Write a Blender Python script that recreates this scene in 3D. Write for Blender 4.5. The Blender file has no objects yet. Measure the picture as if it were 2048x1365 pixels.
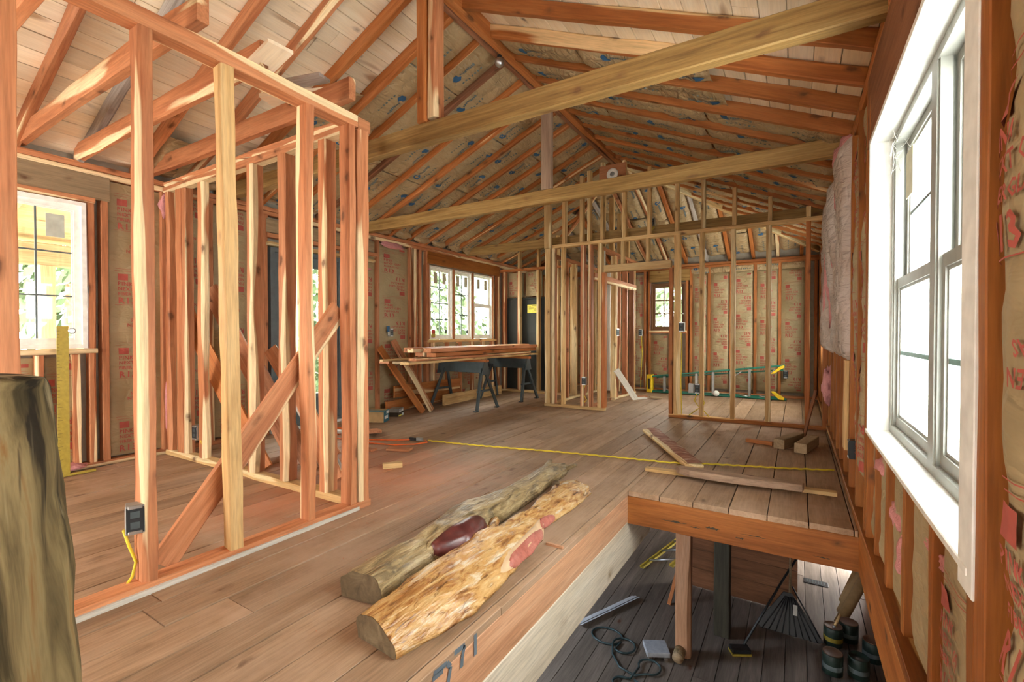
import bpy, bmesh, math, random
from mathutils import Vector, Matrix, noise
random.seed(7)
D = bpy.data
SC = bpy.context.scene
COL = SC.collection
PI = math.pi
def R(a): return math.radians(a)

# ------------------------------------------------------------------ camera
cam = D.cameras.new('camera'); cam.sensor_width = 36.0; cam.lens = 36.0*937/2048
cam.clip_start = 0.02; cam.clip_end = 300
camo = D.objects.new('camera', cam); COL.objects.link(camo)
camo.location = (0, 0, 1.10); camo.rotation_euler = (R(90-0.78), 0, R(31.35))
SC.camera = camo

# ------------------------------------------------------------------ world, sun, daylight, fill lamps, exposure
w = D.worlds.new('sky'); SC.world = w; w.use_nodes = True
bg = w.node_tree.nodes['Background']
bg.inputs[0].default_value = (1.0, 0.97, 0.91, 1); bg.inputs[1].default_value = 20.0
sun = D.lights.new('sun', 'SUN'); sun.energy = 30.0; sun.angle = R(1.5); sun.color = (1, .95, .85)
suno = D.objects.new('sun', sun); COL.objects.link(suno)
suno.rotation_euler = Vector((-0.07, 0.62, -0.78)).to_track_quat('-Z', 'Y').to_euler()
def area(name, loc, target, sx, sy, power, color=(1, 1, 1), portal=False):
    l = D.lights.new(name, 'AREA'); l.shape = 'RECTANGLE'; l.size = sx; l.size_y = sy
    l.energy = power; l.color = color
    if portal: l.cycles.is_portal = True
    o = D.objects.new(name, l); COL.objects.link(o); o.location = loc
    o.rotation_euler = (Vector(target)-Vector(loc)).to_track_quat('-Z', 'Z').to_euler()
    return o
# sky portals in the window openings (they emit nothing, they only guide the sampling of the sky)
for n_, loc, tgt, sx, sy in (('right', (.58, 2.02, 1.34), (-1, 2.02, 1.34), 1.4, 1.62), ('right_near', (.58, -1.05, 1.33), (-1, -1.05, 1.33), 1.4, 1.62), ('far_right', (.58, 7.85, 1.4), (-1, 7.85, 1.4), 1.3, 1.1),
        ('left', (-5.2, 1.175, 1.58), (0, 1.175, 1.58), 1.2, .6), ('triple', (-5.2, 6.51, 1.61), (0, 6.51, 1.61), 1.2, 1.8), ('door', (-5.2, 3.5, 1.0), (0, 3.5, 1.0), 2.0, .95), ('far', (-2.15, 9.6, 1.64), (-2.15, 0, 1.64), .68, .94), ('near', (-3.6, -2.75, 1.25), (-3.6, 5, 1.25), 1.2, 1.9)):
    area('sky_portal_'+n_, loc, tgt, sx, sy, 1, portal=True)
area('fill_light_right_near', (0.62, -1.05, 1.3), (-2.7, 1.0, 2.9), 1.5, 1.4, 240, (1.0, .97, .92))  # fill lamp added outside the unseen window, lifts the upper left ceiling
area('daylight_lower_door', (.95, 7.8, -1.2), (-.2, 7.3, -2.0), 1.0, .6, 2.5, (.82, .9, 1))
area('fill_light_lower', (-3.6, 3.4, -.6), (-1.6, 4.5, -2.0), 1.0, .8, 40, (.75, .86, 1))  # fill lamp added inside the lower level to brighten the floor by the hose
SC.view_settings.view_transform = 'Standard'; SC.view_settings.look = 'None'
SC.view_settings.gamma = 1.0; SC.view_settings.use_curve_mapping = False
SC.view_settings.exposure = 0.64
SC.cycles.max_bounces = 9; SC.cycles.diffuse_bounces = 6; SC.cycles.transparent_max_bounces = 10
SC.cycles.sample_clamp_indirect = 6.0
SC.cycles.use_denoising = True

# ------------------------------------------------------------------ scene helpers
WM = {}
def put(o, M, parent=None):
    """link o at world matrix M, as a child of parent when given"""
    COL.objects.link(o); WM[o] = M
    if parent is not None:
        o.parent = parent; o.matrix_basis = WM[parent].inverted() @ M
    else:
        o.matrix_basis = M
    return o
def tag(o, label=None, cat=None, group=None, kind=None):
    if label: o['label'] = label
    if cat: o['category'] = cat
    if group: o['group'] = group
    if kind: o['kind'] = kind
    return o
def thing(name, loc, label, cat, group=None, rz=0):
    o = D.objects.new(name, None); o.empty_display_size = .05
    put(o, Matrix.Translation(loc) @ Matrix.Rotation(rz, 4, 'Z'))
    return tag(o, label, cat, group)
def struct(name, loc=(0, 0, 0)):
    o = D.objects.new(name, None); o.empty_display_size = .05
    put(o, Matrix.Translation(loc)); o['kind'] = 'structure'
    return o
def meshobj(name, me, mat, M=Matrix(), parent=None):
    if mat is not None and not me.materials: me.materials.append(mat)
    return put(D.objects.new(name, me), M, parent)
def frame(p0, p1, up=None):
    p0, p1 = Vector(p0), Vector(p1)
    x = (p1-p0).normalized()
    u = Vector(up) if up else (Vector((0, 0, 1)) if abs(x.z) < .9 else Vector((0, 1, 0)))
    z = (u-x*u.dot(x)).normalized(); y = z.cross(x)
    M = Matrix((x, y, z)).transposed().to_4x4(); M.translation = p0
    return M
def from_bm(name, bm, smooth=False):
    me = D.meshes.new(name); bm.normal_update(); bm.to_mesh(me); bm.free()
    if smooth:
        for p in me.polygons: p.use_smooth = True
    return me
def bm_box(bm, x0, x1, y0, y1, z0, z1, M=None):
    vs = [bm.verts.new(Vector((x, y, z)) if M is None else M @ Vector((x, y, z))) for x in (x0, x1) for y in (y0, y1) for z in (z0, z1)]
    for f in ((0, 1, 3, 2), (4, 6, 7, 5), (0, 4, 5, 1), (2, 3, 7, 6), (0, 2, 6, 4), (1, 5, 7, 3)):
        bm.faces.new([vs[i] for i in f])
def bevel(bm, wd=.003, seg=1):
    bmesh.ops.bevel(bm, geom=list(bm.edges), offset=wd, segments=seg, affect='EDGES', profile=.5)
def box(name, lo, hi, mat, parent=None, bev=0, M=None):
    c = (Vector(lo)+Vector(hi))/2; h = (Vector(hi)-Vector(lo))/2
    bm = bmesh.new(); bm_box(bm, -h.x, h.x, -h.y, h.y, -h.z, h.z)
    if bev: bevel(bm, bev)
    return meshobj(name, from_bm(name, bm), mat, (M or Matrix()) @ Matrix.Translation(c), parent)
def tube_bm(bm, pts, r, n=8, cap=True):
    pts = [Vector(p) for p in pts]; rings = []; prev = None
    for i, p in enumerate(pts):
        t = (pts[min(i+1, len(pts)-1)]-pts[max(i-1, 0)]).normalized()
        if prev is None:
            a = Vector((0, 0, 1)) if abs(t.z) < .9 else Vector((1, 0, 0))
        else: a = prev
        u = (a-t*a.dot(t)).normalized(); v = t.cross(u); prev = u
        rr = r[i] if isinstance(r, (list, tuple)) else r
        rings.append([bm.verts.new(p+(u*math.cos(2*PI*k/n)+v*math.sin(2*PI*k/n))*rr) for k in range(n)])
    for a, b in zip(rings, rings[1:]):
        for k in range(n): bm.faces.new((a[k], a[(k+1) % n], b[(k+1) % n], b[k]))
    if cap:
        bm.faces.new(rings[0][::-1]); bm.faces.new(rings[-1])
def tube(name, pts, r, mat, parent=None, n=8, origin=None):
    o = Vector(origin if origin is not None else pts[0])
    bm = bmesh.new(); tube_bm(bm, [Vector(p)-o for p in pts], r, n)
    return meshobj(name, from_bm(name, bm, True), mat, Matrix.Translation(o), parent)
def lathe_bm(bm, prof, n=20, M=None):
    rings = []
    for r, z in prof:
        rings.append([bm.verts.new((M or Matrix()) @ Vector((r*math.cos(2*PI*k/n), r*math.sin(2*PI*k/n), z))) for k in range(n)])
    for a, b in zip(rings, rings[1:]):
        for k in range(n): bm.faces.new((a[k], a[(k+1) % n], b[(k+1) % n], b[k]))
    bm.faces.new(rings[0][::-1]); bm.faces.new(rings[-1])
def lathe(name, prof, mat, M, parent=None, n=20, smooth=True):
    bm = bmesh.new(); lathe_bm(bm, prof, n)
    return meshobj(name, from_bm(name, bm, smooth), mat, M, parent)
def prism(name, pts, depth, mat, M, parent=None, bev=0):
    """outline pts in local XZ, thickness along local Y"""
    bm = bmesh.new()
    a = [bm.verts.new((x, -depth/2, z)) for x, z in pts]; b = [bm.verts.new((x, depth/2, z)) for x, z in pts]
    n = len(pts); bm.faces.new(a); bm.faces.new(b[::-1])
    for i in range(n): bm.faces.new((a[i], b[i], b[(i+1) % n], a[(i+1) % n]))
    bmesh.ops.recalc_face_normals(bm, faces=bm.faces[:])
    if bev: bevel(bm, bev)
    return meshobj(name, from_bm(name, bm), mat, M, parent)
def T(x, y, z): return Matrix.Translation((x, y, z))
def RZ(a): return Matrix.Rotation(a, 4, 'Z')

# sawn timber: local X along the length; one or two waned edges carry pale sapwood
MC = {}
def timber_mesh(L, wd, h, seg, wane, rough, var):
    key = (round(L, 2), round(wd, 3), round(h, 3), seg, wane, rough, var)
    if key in MC: return MC[key]
    rng = random.Random(hash(key) & 0xffff)
    bm = bmesh.new(); sl = bm.verts.layers.float.new('sap'); rings = []
    ph = [rng.uniform(0, 40) for _ in range(12)]
    wc = rng.sample(range(4), 2 if rng.random() < .45 else 1) if wane > 0 else []
    cor = [(-1, -1), (1, -1), (1, 1), (-1, 1)]
    for i in range(seg+1):
        x = L*i/seg; ring = []
        oy = noise.noise(Vector((x*.9, ph[0], 0)))*rough; oz = noise.noise(Vector((x*.9, ph[1], 3)))*rough
        for c, (sy, sz) in enumerate(cor):
            dy = noise.noise(Vector((x*3.1, ph[2+c], 1)))*rough*.8; dz = noise.noise(Vector((x*3.1, ph[6+c], 2)))*rough*.8
            cut = min(wd, h)*.05; s = 0.
            if c in wc:
                k = max(0., .35+1.0*noise.noise(Vector((x*1.3, ph[10], c*7.))))
                cut = min(wd, h)*.05+min(wane*k, min(wd, h)*.45); s = 1.
            Y = sy*wd/2+oy+dy; Z = sz*h/2+oz+dz
            pa = (Y-sy*cut, Z); pb = (Y, Z-sz*cut)
            if (sy*sz) < 0: pa, pb = pb, pa
            # order around the ring
            for (yy, zz) in ((pb, pa) if c in (0, 2) else (pb, pa)):
                v = bm.verts.new((x, yy, zz)); v[sl] = s; ring.append(v)
        ring.sort(key=lambda v: math.atan2(v.co.z/h, v.co.y/wd))
        rings.append(ring)
    for a, b in zip(rings, rings[1:]):
        for k in range(8): bm.faces.new((a[k], b[k], b[(k+1) % 8], a[(k+1) % 8]))
    bm.faces.new(rings[0]); bm.faces.new(rings[-1][::-1])
    bmesh.ops.recalc_face_normals(bm, faces=bm.faces[:])
    MC[key] = from_bm('timber', bm)
    return MC[key]
MMC = {}
def timber(name, p0, p1, wd, h, mat, parent=None, up=None, wane=.016, rough=.004, seg=8, var=None):
    """wd across local Y, h along local Z (the 'up' side)"""
    L = (Vector(p1)-Vector(p0)).length
    me = timber_mesh(L, wd, h, seg, wane, rough, random.randint(0, 5) if var is None else var)
    k = (me.name, mat.name)
    if k not in MMC:
        m2 = me if not me.materials else me.copy()
        if m2 is not me: m2.materials.clear()
        m2.materials.append(mat); MMC[k] = m2
    return put(D.objects.new(name, MMC[k]), frame(p0, p1, up), parent)

# ------------------------------------------------------------------ materials
def newmat(name):
    m = D.materials.new(name); m.use_nodes = True
    nt = m.node_tree; b = nt.nodes['Principled BSDF']
    return m, nt, b
def N(nt, t, **k):
    n = nt.nodes.new(t)
    for a, v in k.items():
        if a in n.inputs: n.inputs[a].default_value = v
        else: setattr(n, a, v)
    return n
def ramp(nt, stops, interp='LINEAR'):
    n = nt.nodes.new('ShaderNodeValToRGB'); e = n.color_ramp.elements; n.color_ramp.interpolation = interp
    while len(e) < len(stops): e.new(.5)
    for i, (p, c) in enumerate(stops):
        e[i].position = p; e[i].color = (c, c, c, 1) if isinstance(c, (int, float)) else (*c, 1)
    return n
def plain(name, col, rough=.6, metal=0., spec=.4, bump=0, bscale=60, emit=None):
    m, nt, b = newmat(name)
    b.inputs['Base Color'].default_value = (*col, 1); b.inputs['Roughness'].default_value = rough
    b.inputs['Metallic'].default_value = metal; b.inputs['Specular IOR Level'].default_value = spec
    L = nt.links.new
    tc = N(nt, 'ShaderNodeTexCoord'); nz = N(nt, 'ShaderNodeTexNoise', Scale=bscale*.3, Detail=3.)
    L(tc.outputs['Object'], nz.inputs['Vector'])
    r = ramp(nt, [(.3, tuple(c*.86 for c in col)), (.7, tuple(min(1, c*1.08) for c in col))])
    L(nz.outputs['Fac'], r.inputs['Fac']); L(r.outputs['Color'], b.inputs['Base Color'])
    if bump:
        n2 = N(nt, 'ShaderNodeTexNoise', Scale=bscale, Detail=4.); L(tc.outputs['Object'], n2.inputs['Vector'])
        bp = N(nt, 'ShaderNodeBump', Strength=bump, Distance=.01); L(n2.outputs['Fac'], bp.inputs['Height']); L(bp.outputs['Normal'], b.inputs['Normal'])
    return m
def wood(name, dark, mid, light, sap=None, sapthr=.62, knot=(.10, .035, .012), knotamt=.55, rough=.62, var=.16, bump=.25, gs=(1.0, 12., 12.), dirt=None, spec=.3, knotscale=1.0, sapscale=(.7, 7., 7.), spots=None, fibre=.9):
    m, nt, b = newmat(name); L = nt.links.new
    tc = N(nt, 'ShaderNodeTexCoord'); oi = N(nt, 'ShaderNodeObjectInfo')
    mul = N(nt, 'ShaderNodeVectorMath', operation='SCALE'); mul.inputs[0].default_value = (37., 17., 23.)
    L(oi.outputs['Random'], mul.inputs['Scale'])
    add = N(nt, 'ShaderNodeVectorMath', operation='ADD'); L(tc.outputs['Object'], add.inputs[0]); L(mul.outputs[0], add.inputs[1])
    P = add.outputs[0]
    def sc(v):
        n = N(nt, 'ShaderNodeVectorMath', operation='MULTIPLY'); n.inputs[1].default_value = v; L(P, n.inputs[0]); return n.outputs[0]
    g = N(nt, 'ShaderNodeTexNoise', Scale=1., Detail=5., Roughness=.6, Distortion=.7); L(sc(gs), g.inputs['Vector'])
    rm = ramp(nt, [(.28, dark), (.5, mid), (.74, light)]); L(g.outputs['Fac'], rm.inputs['Fac'])
    f = N(nt, 'ShaderNodeTexNoise', Scale=1., Detail=3., Roughness=.65); L(sc((5., 95., 95.)), f.inputs['Vector'])
    fr = ramp(nt, [(.3, .74), (.62, 1.08)]); L(f.outputs['Fac'], fr.inputs['Fac'])
    def mix(a, bb, fac, mode='MIX'):
        n = nt.nodes.new('ShaderNodeMix'); n.data_type = 'RGBA'; n.blend_type = mode
        if isinstance(fac, (int, float)): n.inputs[0].default_value = fac
        else: L(fac, n.inputs[0])
        for i, x in ((6, a), (7, bb)):
            if isinstance(x, tuple): n.inputs[i].default_value = (*x, 1)
            else: L(x, n.inputs[i])
        return n.outputs[2]
    col = rm.outputs['Color']
    if sap:
        s = N(nt, 'ShaderNodeTexNoise', Scale=1., Detail=2., Roughness=.45); L(sc(sapscale), s.inputs['Vector'])
        at = N(nt, 'ShaderNodeAttribute', attribute_name='sap')
        ma = N(nt, 'ShaderNodeMath', operation='MULTIPLY_ADD'); L(at.outputs['Fac'], ma.inputs[0]); ma.inputs[1].default_value = .30; L(s.outputs['Fac'], ma.inputs[2])
        sr = ramp(nt, [(sapthr, 0.), (sapthr+.035, 1.)]); L(ma.outputs[0], sr.inputs['Fac'])
        col = mix(col, sap, sr.outputs['Color'])
    if knotamt > 0:
        v = N(nt, 'ShaderNodeTexVoronoi', Scale=1.); 
        dn = N(nt, 'ShaderNodeTexNoise', Scale=14., Detail=2.); L(P, dn.inputs['Vector'])
        dv = N(nt, 'ShaderNodeVectorMath', operation='MULTIPLY_ADD'); L(dn.outputs['Color'], dv.inputs[0]); dv.inputs[1].default_value = (.35, .35, .35)
        L(sc((4.2*knotscale, 8.5*knotscale, 8.5*knotscale)), dv.inputs[2]); L(dv.outputs[0], v.inputs['Vector'])
        kr = ramp(nt, [(.09, 1.), (.15, .45), (.27, 0.)]); L(v.outputs['Distance'], kr.inputs['Fac'])
        sx = N(nt, 'ShaderNodeSeparateColor'); L(v.outputs['Color'], sx.inputs[0])
        gt = N(nt, 'ShaderNodeMath', operation='LESS_THAN'); L(sx.outputs[0], gt.inputs[0]); gt.inputs[1].default_value = knotamt
        km = N(nt, 'ShaderNodeMath', operation='MULTIPLY'); L(kr.outputs['Color'], km.inputs[0]); L(gt.outputs[0], km.inputs[1])
        k2 = N(nt, 'ShaderNodeMath', operation='MULTIPLY'); L(km.outputs[0], k2.inputs[0]); k2.inputs[1].default_value = .85
        col = mix(col, knot, k2.outputs[0])
    col = mix(col, fr.outputs['Color'], fibre, 'MULTIPLY')
    if dirt:  # worn, dusty patches that belong to the boards: (colour, threshold, scale)
        ge = N(nt, 'ShaderNodeNewGeometry'); d = N(nt, 'ShaderNodeTexNoise', Scale=dirt[2], Detail=6., Roughness=.7); L(ge.outputs['Position'], d.inputs['Vector'])
        dr = ramp(nt, [(dirt[1], 0.), (dirt[1]+.18, .75)]); L(d.outputs['Fac'], dr.inputs['Fac'])
        col = mix(col, dirt[0], dr.outputs['Color'])
    for (cx, cy, rr, dc, amt) in (spots or ()):
        gs_ = N(nt, 'ShaderNodeNewGeometry'); ds = N(nt, 'ShaderNodeVectorMath', operation='DISTANCE'); L(gs_.outputs['Position'], ds.inputs[0]); ds.inputs[1].default_value = (cx, cy, 0)
        nn = N(nt, 'ShaderNodeTexNoise', Scale=5., Detail=7., Roughness=.75); L(gs_.outputs['Position'], nn.inputs['Vector'])
        m1 = N(nt, 'ShaderNodeMath', operation='MULTIPLY_ADD'); L(nn.outputs['Fac'], m1.inputs[0]); m1.inputs[1].default_value = rr*1.6; L(ds.outputs['Value'], m1.inputs[2])
        r5 = ramp(nt, [(0., amt), (1., 0.)]); mr = N(nt, 'ShaderNodeMapRange'); L(m1.outputs[0], mr.inputs[0]); mr.inputs[1].default_value = rr*.9; mr.inputs[2].default_value = rr*2.0
        L(mr.outputs[0], r5.inputs['Fac']); col = mix(col, dc, r5.outputs['Color'])
    hv = N(nt, 'ShaderNodeHueSaturation'); L(col, hv.inputs['Color'])
    vm = N(nt, 'ShaderNodeMapRange'); L(oi.outputs['Random'], vm.inputs[0]); vm.inputs[3].default_value = 1-var; vm.inputs[4].default_value = 1+var
    L(vm.outputs[0], hv.inputs['Value'])
    L(hv.outputs['Color'], b.inputs['Base Color'])
    b.inputs['Roughness'].default_value = rough; b.inputs['Specular IOR Level'].default_value = spec
    if bump:
        bp = N(nt, 'ShaderNodeBump', Strength=bump, Distance=.004); L(f.outputs['Fac'], bp.inputs['Height']); L(bp.outputs['Normal'], b.inputs['Normal'])
    return m
CREAM = (.80, .62, .36)
M_CEDAR = wood('cedar_stud', (.31, .10, .038), (.47, .185, .078), (.56, .255, .12), CREAM, .735)
M_RAFTER = wood('cedar_rafter', (.26, .072, .016), (.395, .13, .032), (.48, .19, .06), (.72, .48, .24), .89, rough=.55)
M_DARKCEDAR = wood('brown_cedar', (.16, .06, .025), (.23, .095, .045), (.31, .14, .07), None, rough=.7)
M_KING = wood('dull_brown_wood', (.20, .125, .08), (.29, .19, .125), (.36, .25, .17), None, rough=.75)
M_GREYWOOD = wood('weathered_grey_wood', (.22, .18, .15), (.36, .31, .27), (.48, .43, .38), None, rough=.8)
M_PINE = wood('treated_pine_beam', (.18, .095, .026), (.30, .172, .052), (.41, .26, .092), None, knot=(.16, .07, .025), knotamt=.3, gs=(1.2, 30., 30.))
M_FIR = wood('yellow_stud', (.42, .24, .085), (.58, .37, .155), (.66, .46, .22), (.76, .60, .33), .74, knotamt=.5)
M_ROOF = wood('poplar_roof_board', (.76, .61, .40), (.84, .71, .51), (.88, .78, .60), (.46, .30, .17), .66, knot=(.12, .07, .04), knotamt=.14, rough=.42, fibre=.35, gs=(1., 9., 9.), bump=.08, var=.12, sapscale=(.8, 4., 4.), spec=.5)
M_FLOOR = wood('dusty_floor_board', (.235, .14, .076), (.33, .21, .126), (.40, .272, .175), None, knot=(.12, .06, .03), knotamt=.22, rough=.6, var=.15, gs=(1.3, 9., 9.), dirt=((.43, .295, .205), .48, 1.1), spots=((-2.65, 2.6, .80, (.47, .175, .08), .72), (-3.4, 2.75, .80, (.45, .165, .075), .7), (-2.9, 1.75, .45, (.45, .18, .095), .7)))
M_SAWDUST = plain('red_sawdust', (.46, .17, .085), .9, bump=.6, bscale=90)
M_HEADER = wood('orange_header', (.21, .06, .012), (.33, .11, .022), (.42, .165, .042), (.70, .42, .16), .80, knot=(.04, .02, .012), knotamt=.3, rough=.5)
M_TRIM = wood('salmon_trimmer', (.40, .19, .095), (.54, .29, .16), (.62, .38, .235), None, knot=(.07, .04, .03), knotamt=.25, knotscale=.8)
M_PALE = wood('pale_beam', (.50, .42, .30), (.64, .56, .43), (.72, .65, .53), None, knot=(.30, .2, .1), knotamt=.3, gs=(.8, 6., 6.), knotscale=.7)
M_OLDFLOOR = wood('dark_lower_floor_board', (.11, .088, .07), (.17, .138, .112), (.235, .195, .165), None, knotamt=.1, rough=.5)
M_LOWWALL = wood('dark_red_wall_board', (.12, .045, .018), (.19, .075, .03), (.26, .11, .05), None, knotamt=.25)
M_BOARD = wood('grey_tan_board', (.22, .15, .08), (.32, .225, .125), (.40, .29, .17), None, knotamt=.25)
M_PORCH = wood('porch_wood', (.52, .36, .22), (.64, .47, .31), (.72, .56, .40), None, knotamt=.2)
M_WHITEBOARD = wood('pale_grey_plank', (.58, .54, .46), (.68, .65, .57), (.75, .72, .65), None, knotamt=.1)
M_WHITE = plain('white_vinyl', (.88, .89, .83), .35)
M_RIM = plain('tan_sapwood_rim', (.52, .36, .21), .5)
M_UNDER = plain('dark_light_stop', (.045, .032, .022), .9)
M_JAMB = plain('white_painted_jamb', (.82, .83, .78), .5)
M_ALMOND = plain('putty_vinyl_frame', (.27, .27, .235), .4)
M_MUNTIN = plain('grey_muntin', (.11, .14, .14), .6)
M_TEAL = plain('teal_muntin', (.20, .38, .36), .5)
M_BROWNFRAME = plain('brown_window_wood', (.16, .075, .03), .5)
M_DOOR = plain('grey_door_paint', (.105, .125, .13), .45)
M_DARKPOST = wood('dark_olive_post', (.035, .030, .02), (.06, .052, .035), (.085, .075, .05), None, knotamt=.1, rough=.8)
M_BLACK = plain('black_plastic', (.018, .02, .022), .45)
M_STEEL = plain('galvanised_steel', (.55, .57, .58), .35, 1.0)
M_DARKSTEEL = plain('dark_grey_steel', (.075, .095, .10), .5, .4)
M_BOXMETAL = plain('grey_box_metal', (.34, .35, .33), .4, .6)
M_YCABLE = plain('yellow_cable', (.72, .56, .04), .5)
M_ORANGE = plain('orange_cord_rubber', (.72, .13, .02), .5)
M_GREEN = plain('green_fibreglass', (.02, .17, .11), .4)
M_YELLOW = plain('yellow_plastic', (.82, .57, .02), .45)
M_MUSTARD = plain('yellow_painted_metal', (.42, .32, .045), .5, bump=.1, bscale=120)
M_SCALE = plain('dark_print', (.05, .035, .02), .7)
M_ALU = plain('dull_aluminium', (.36, .36, .34), .45, .5)
M_BLACKPANEL = plain('black_panel_felt', (.022, .024, .02), .7, bump=.15, bscale=25)
M_NOTE = plain('yellow_paper', (.75, .66, .10), .7)
M_RED = plain('red_print', (.40, .085, .06), .75)
M_PALEPAPER = plain('pale_window_sticker', (.55, .53, .38), .7)
M_REDDIM = plain('faded_red_print', (.48, .16, .10), .8)
M_BLUE = plain('blue_print', (.03, .10, .20), .75)
M_GREYPRINT = plain('grey_blue_print', (.12, .15, .15), .8)
M_PINK = plain('pink_glass_fibre', (.62, .27, .26), .95, bump=1.0, bscale=70)
M_CONCRETE = plain('pale_concrete', (.35, .37, .40), .9, bump=.4, bscale=80)
M_TIN = plain('dark_green_paint_tin', (.018, .035, .026), .4)
M_TINLID = plain('rusty_tin_top', (.18, .10, .06), .6)
M_HOSE = plain('dark_green_hose', (.03, .055, .06), .35)
M_CARD = plain('cardboard', (.40, .25, .11), .8)
M_TEALPRINT = plain('teal_box_print', (.03, .14, .18), .5)
M_LIGHTPRINT = plain('white_box_print', (.72, .72, .68), .5)
M_CAN = plain('red_can_paint', (.42, .04, .03), .35)
M_SIDING = plain('outside_sheathing', (.30, .26, .20), .8)
M_BLUEINK = plain('blue_black_marker', (.10, .125, .145), .85)
M_REDKNOT = wood('polished_red_heartwood', (.05, .010, .010), (.10, .02, .017), (.17, .04, .03), None, knotamt=0, rough=.36, gs=(6., 14., 14.), bump=.05, spec=.6)
M_REDKNOT2 = wood('sanded_red_heartwood', (.27, .075, .05), (.36, .115, .085), (.42, .16, .12), None, knotamt=0, rough=.45, gs=(6., 18., 18.), bump=.05)
def glass(name, tint, gl):
    m, nt, b = newmat(name); L = nt.links.new
    nt.nodes.remove(b); out = nt.nodes['Material Output']
    t = N(nt, 'ShaderNodeBsdfTransparent'); t.inputs[0].default_value = (*tint, 1)
    g = N(nt, 'ShaderNodeBsdfGlossy', Roughness=.03)
    f = N(nt, 'ShaderNodeMixShader'); f.inputs[0].default_value = gl
    L(t.outputs[0], f.inputs[1]); L(g.outputs[0], f.inputs[2]); L(f.outputs[0], out.inputs['Surface'])
    return m
M_GLASS = glass('window_glass', (.95, .97, .95), .06)
def frosted():
    m, nt, b = newmat('dusty_glass_with_screen'); L = nt.links.new
    nt.nodes.remove(b); out = nt.nodes['Material Output']
    t = N(nt, 'ShaderNodeBsdfTransparent'); t.inputs[0].default_value = (.93, .96, .97, 1)
    d = N(nt, 'ShaderNodeBsdfTranslucent'); d.inputs[0].default_value = (.85, .9, .93, 1)
    f = N(nt, 'ShaderNodeMixShader'); f.inputs[0].default_value = .35
    L(t.outputs[0], f.inputs[1]); L(d.outputs[0], f.inputs[2]); L(f.outputs[0], out.inputs['Surface'])
    return m
M_FROST = frosted()
def kraft(name, a, bcol, c, rough=.5, wr=.7):
    m, nt, b = newmat(name); L = nt.links.new
    tc = N(nt, 'ShaderNodeTexCoord'); oi = N(nt, 'ShaderNodeObjectInfo')
    mul = N(nt, 'ShaderNodeVectorMath', operation='SCALE'); mul.inputs[0].default_value = (31., 19., 27.); L(oi.outputs['Random'], mul.inputs['Scale'])
    add = N(nt, 'ShaderNodeVectorMath', operation='ADD'); L(tc.outputs['Object'], add.inputs[0]); L(mul.outputs[0], add.inputs[1])
    n1 = N(nt, 'ShaderNodeTexNoise', Scale=2.2, Detail=4.); L(add.outputs[0], n1.inputs['Vector'])
    r = ramp(nt, [(.3, a), (.5, bcol), (.72, c)]); L(n1.outputs['Fac'], r.inputs['Fac']); L(r.outputs['Color'], b.inputs['Base Color'])
    s = N(nt, 'ShaderNodeVectorMath', operation='MULTIPLY'); s.inputs[1].default_value = (11., 4., 4.); L(add.outputs[0], s.inputs[0])
    n2 = N(nt, 'ShaderNodeTexNoise', Scale=1., Detail=3., Roughness=.5, Distortion=1.6); L(s.outputs[0], n2.inputs['Vector'])
    n3 = N(nt, 'ShaderNodeTexVoronoi', Scale=9., feature='DISTANCE_TO_EDGE'); L(add.outputs[0], n3.inputs['Vector'])
    r3 = ramp(nt, [(0., 0.), (.12, 1.)]); L(n3.outputs['Distance'], r3.inputs['Fac'])
    mx = N(nt, 'ShaderNodeMath', operation='MULTIPLY_ADD'); L(r3.outputs['Color'], mx.inputs[0]); mx.inputs[1].default_value = .12; L(n2.outputs['Fac'], mx.inputs[2])
    bp = N(nt, 'ShaderNodeBump', Strength=wr, Distance=.03); L(mx.outputs[0], bp.inputs['Height']); L(bp.outputs['Normal'], b.inputs['Normal'])
    b.inputs['Roughness'].default_value = rough; b.inputs['Specular IOR Level'].default_value = .45
    return m
M_KRAFT = kraft('wall_kraft_paper', (.28, .21, .105), (.36, .275, .145), (.43, .335, .185), .55, .5)
M_KRAFTROOF = kraft('roof_kraft_paper', (.30, .205, .10), (.385, .27, .14), (.45, .33, .18), .42, 1.0)
M_FIBRE = kraft('torn_whitish_insulation', (.36, .27, .21), (.48, .39, .33), (.60, .54, .50), .6, 1.3)
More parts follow.
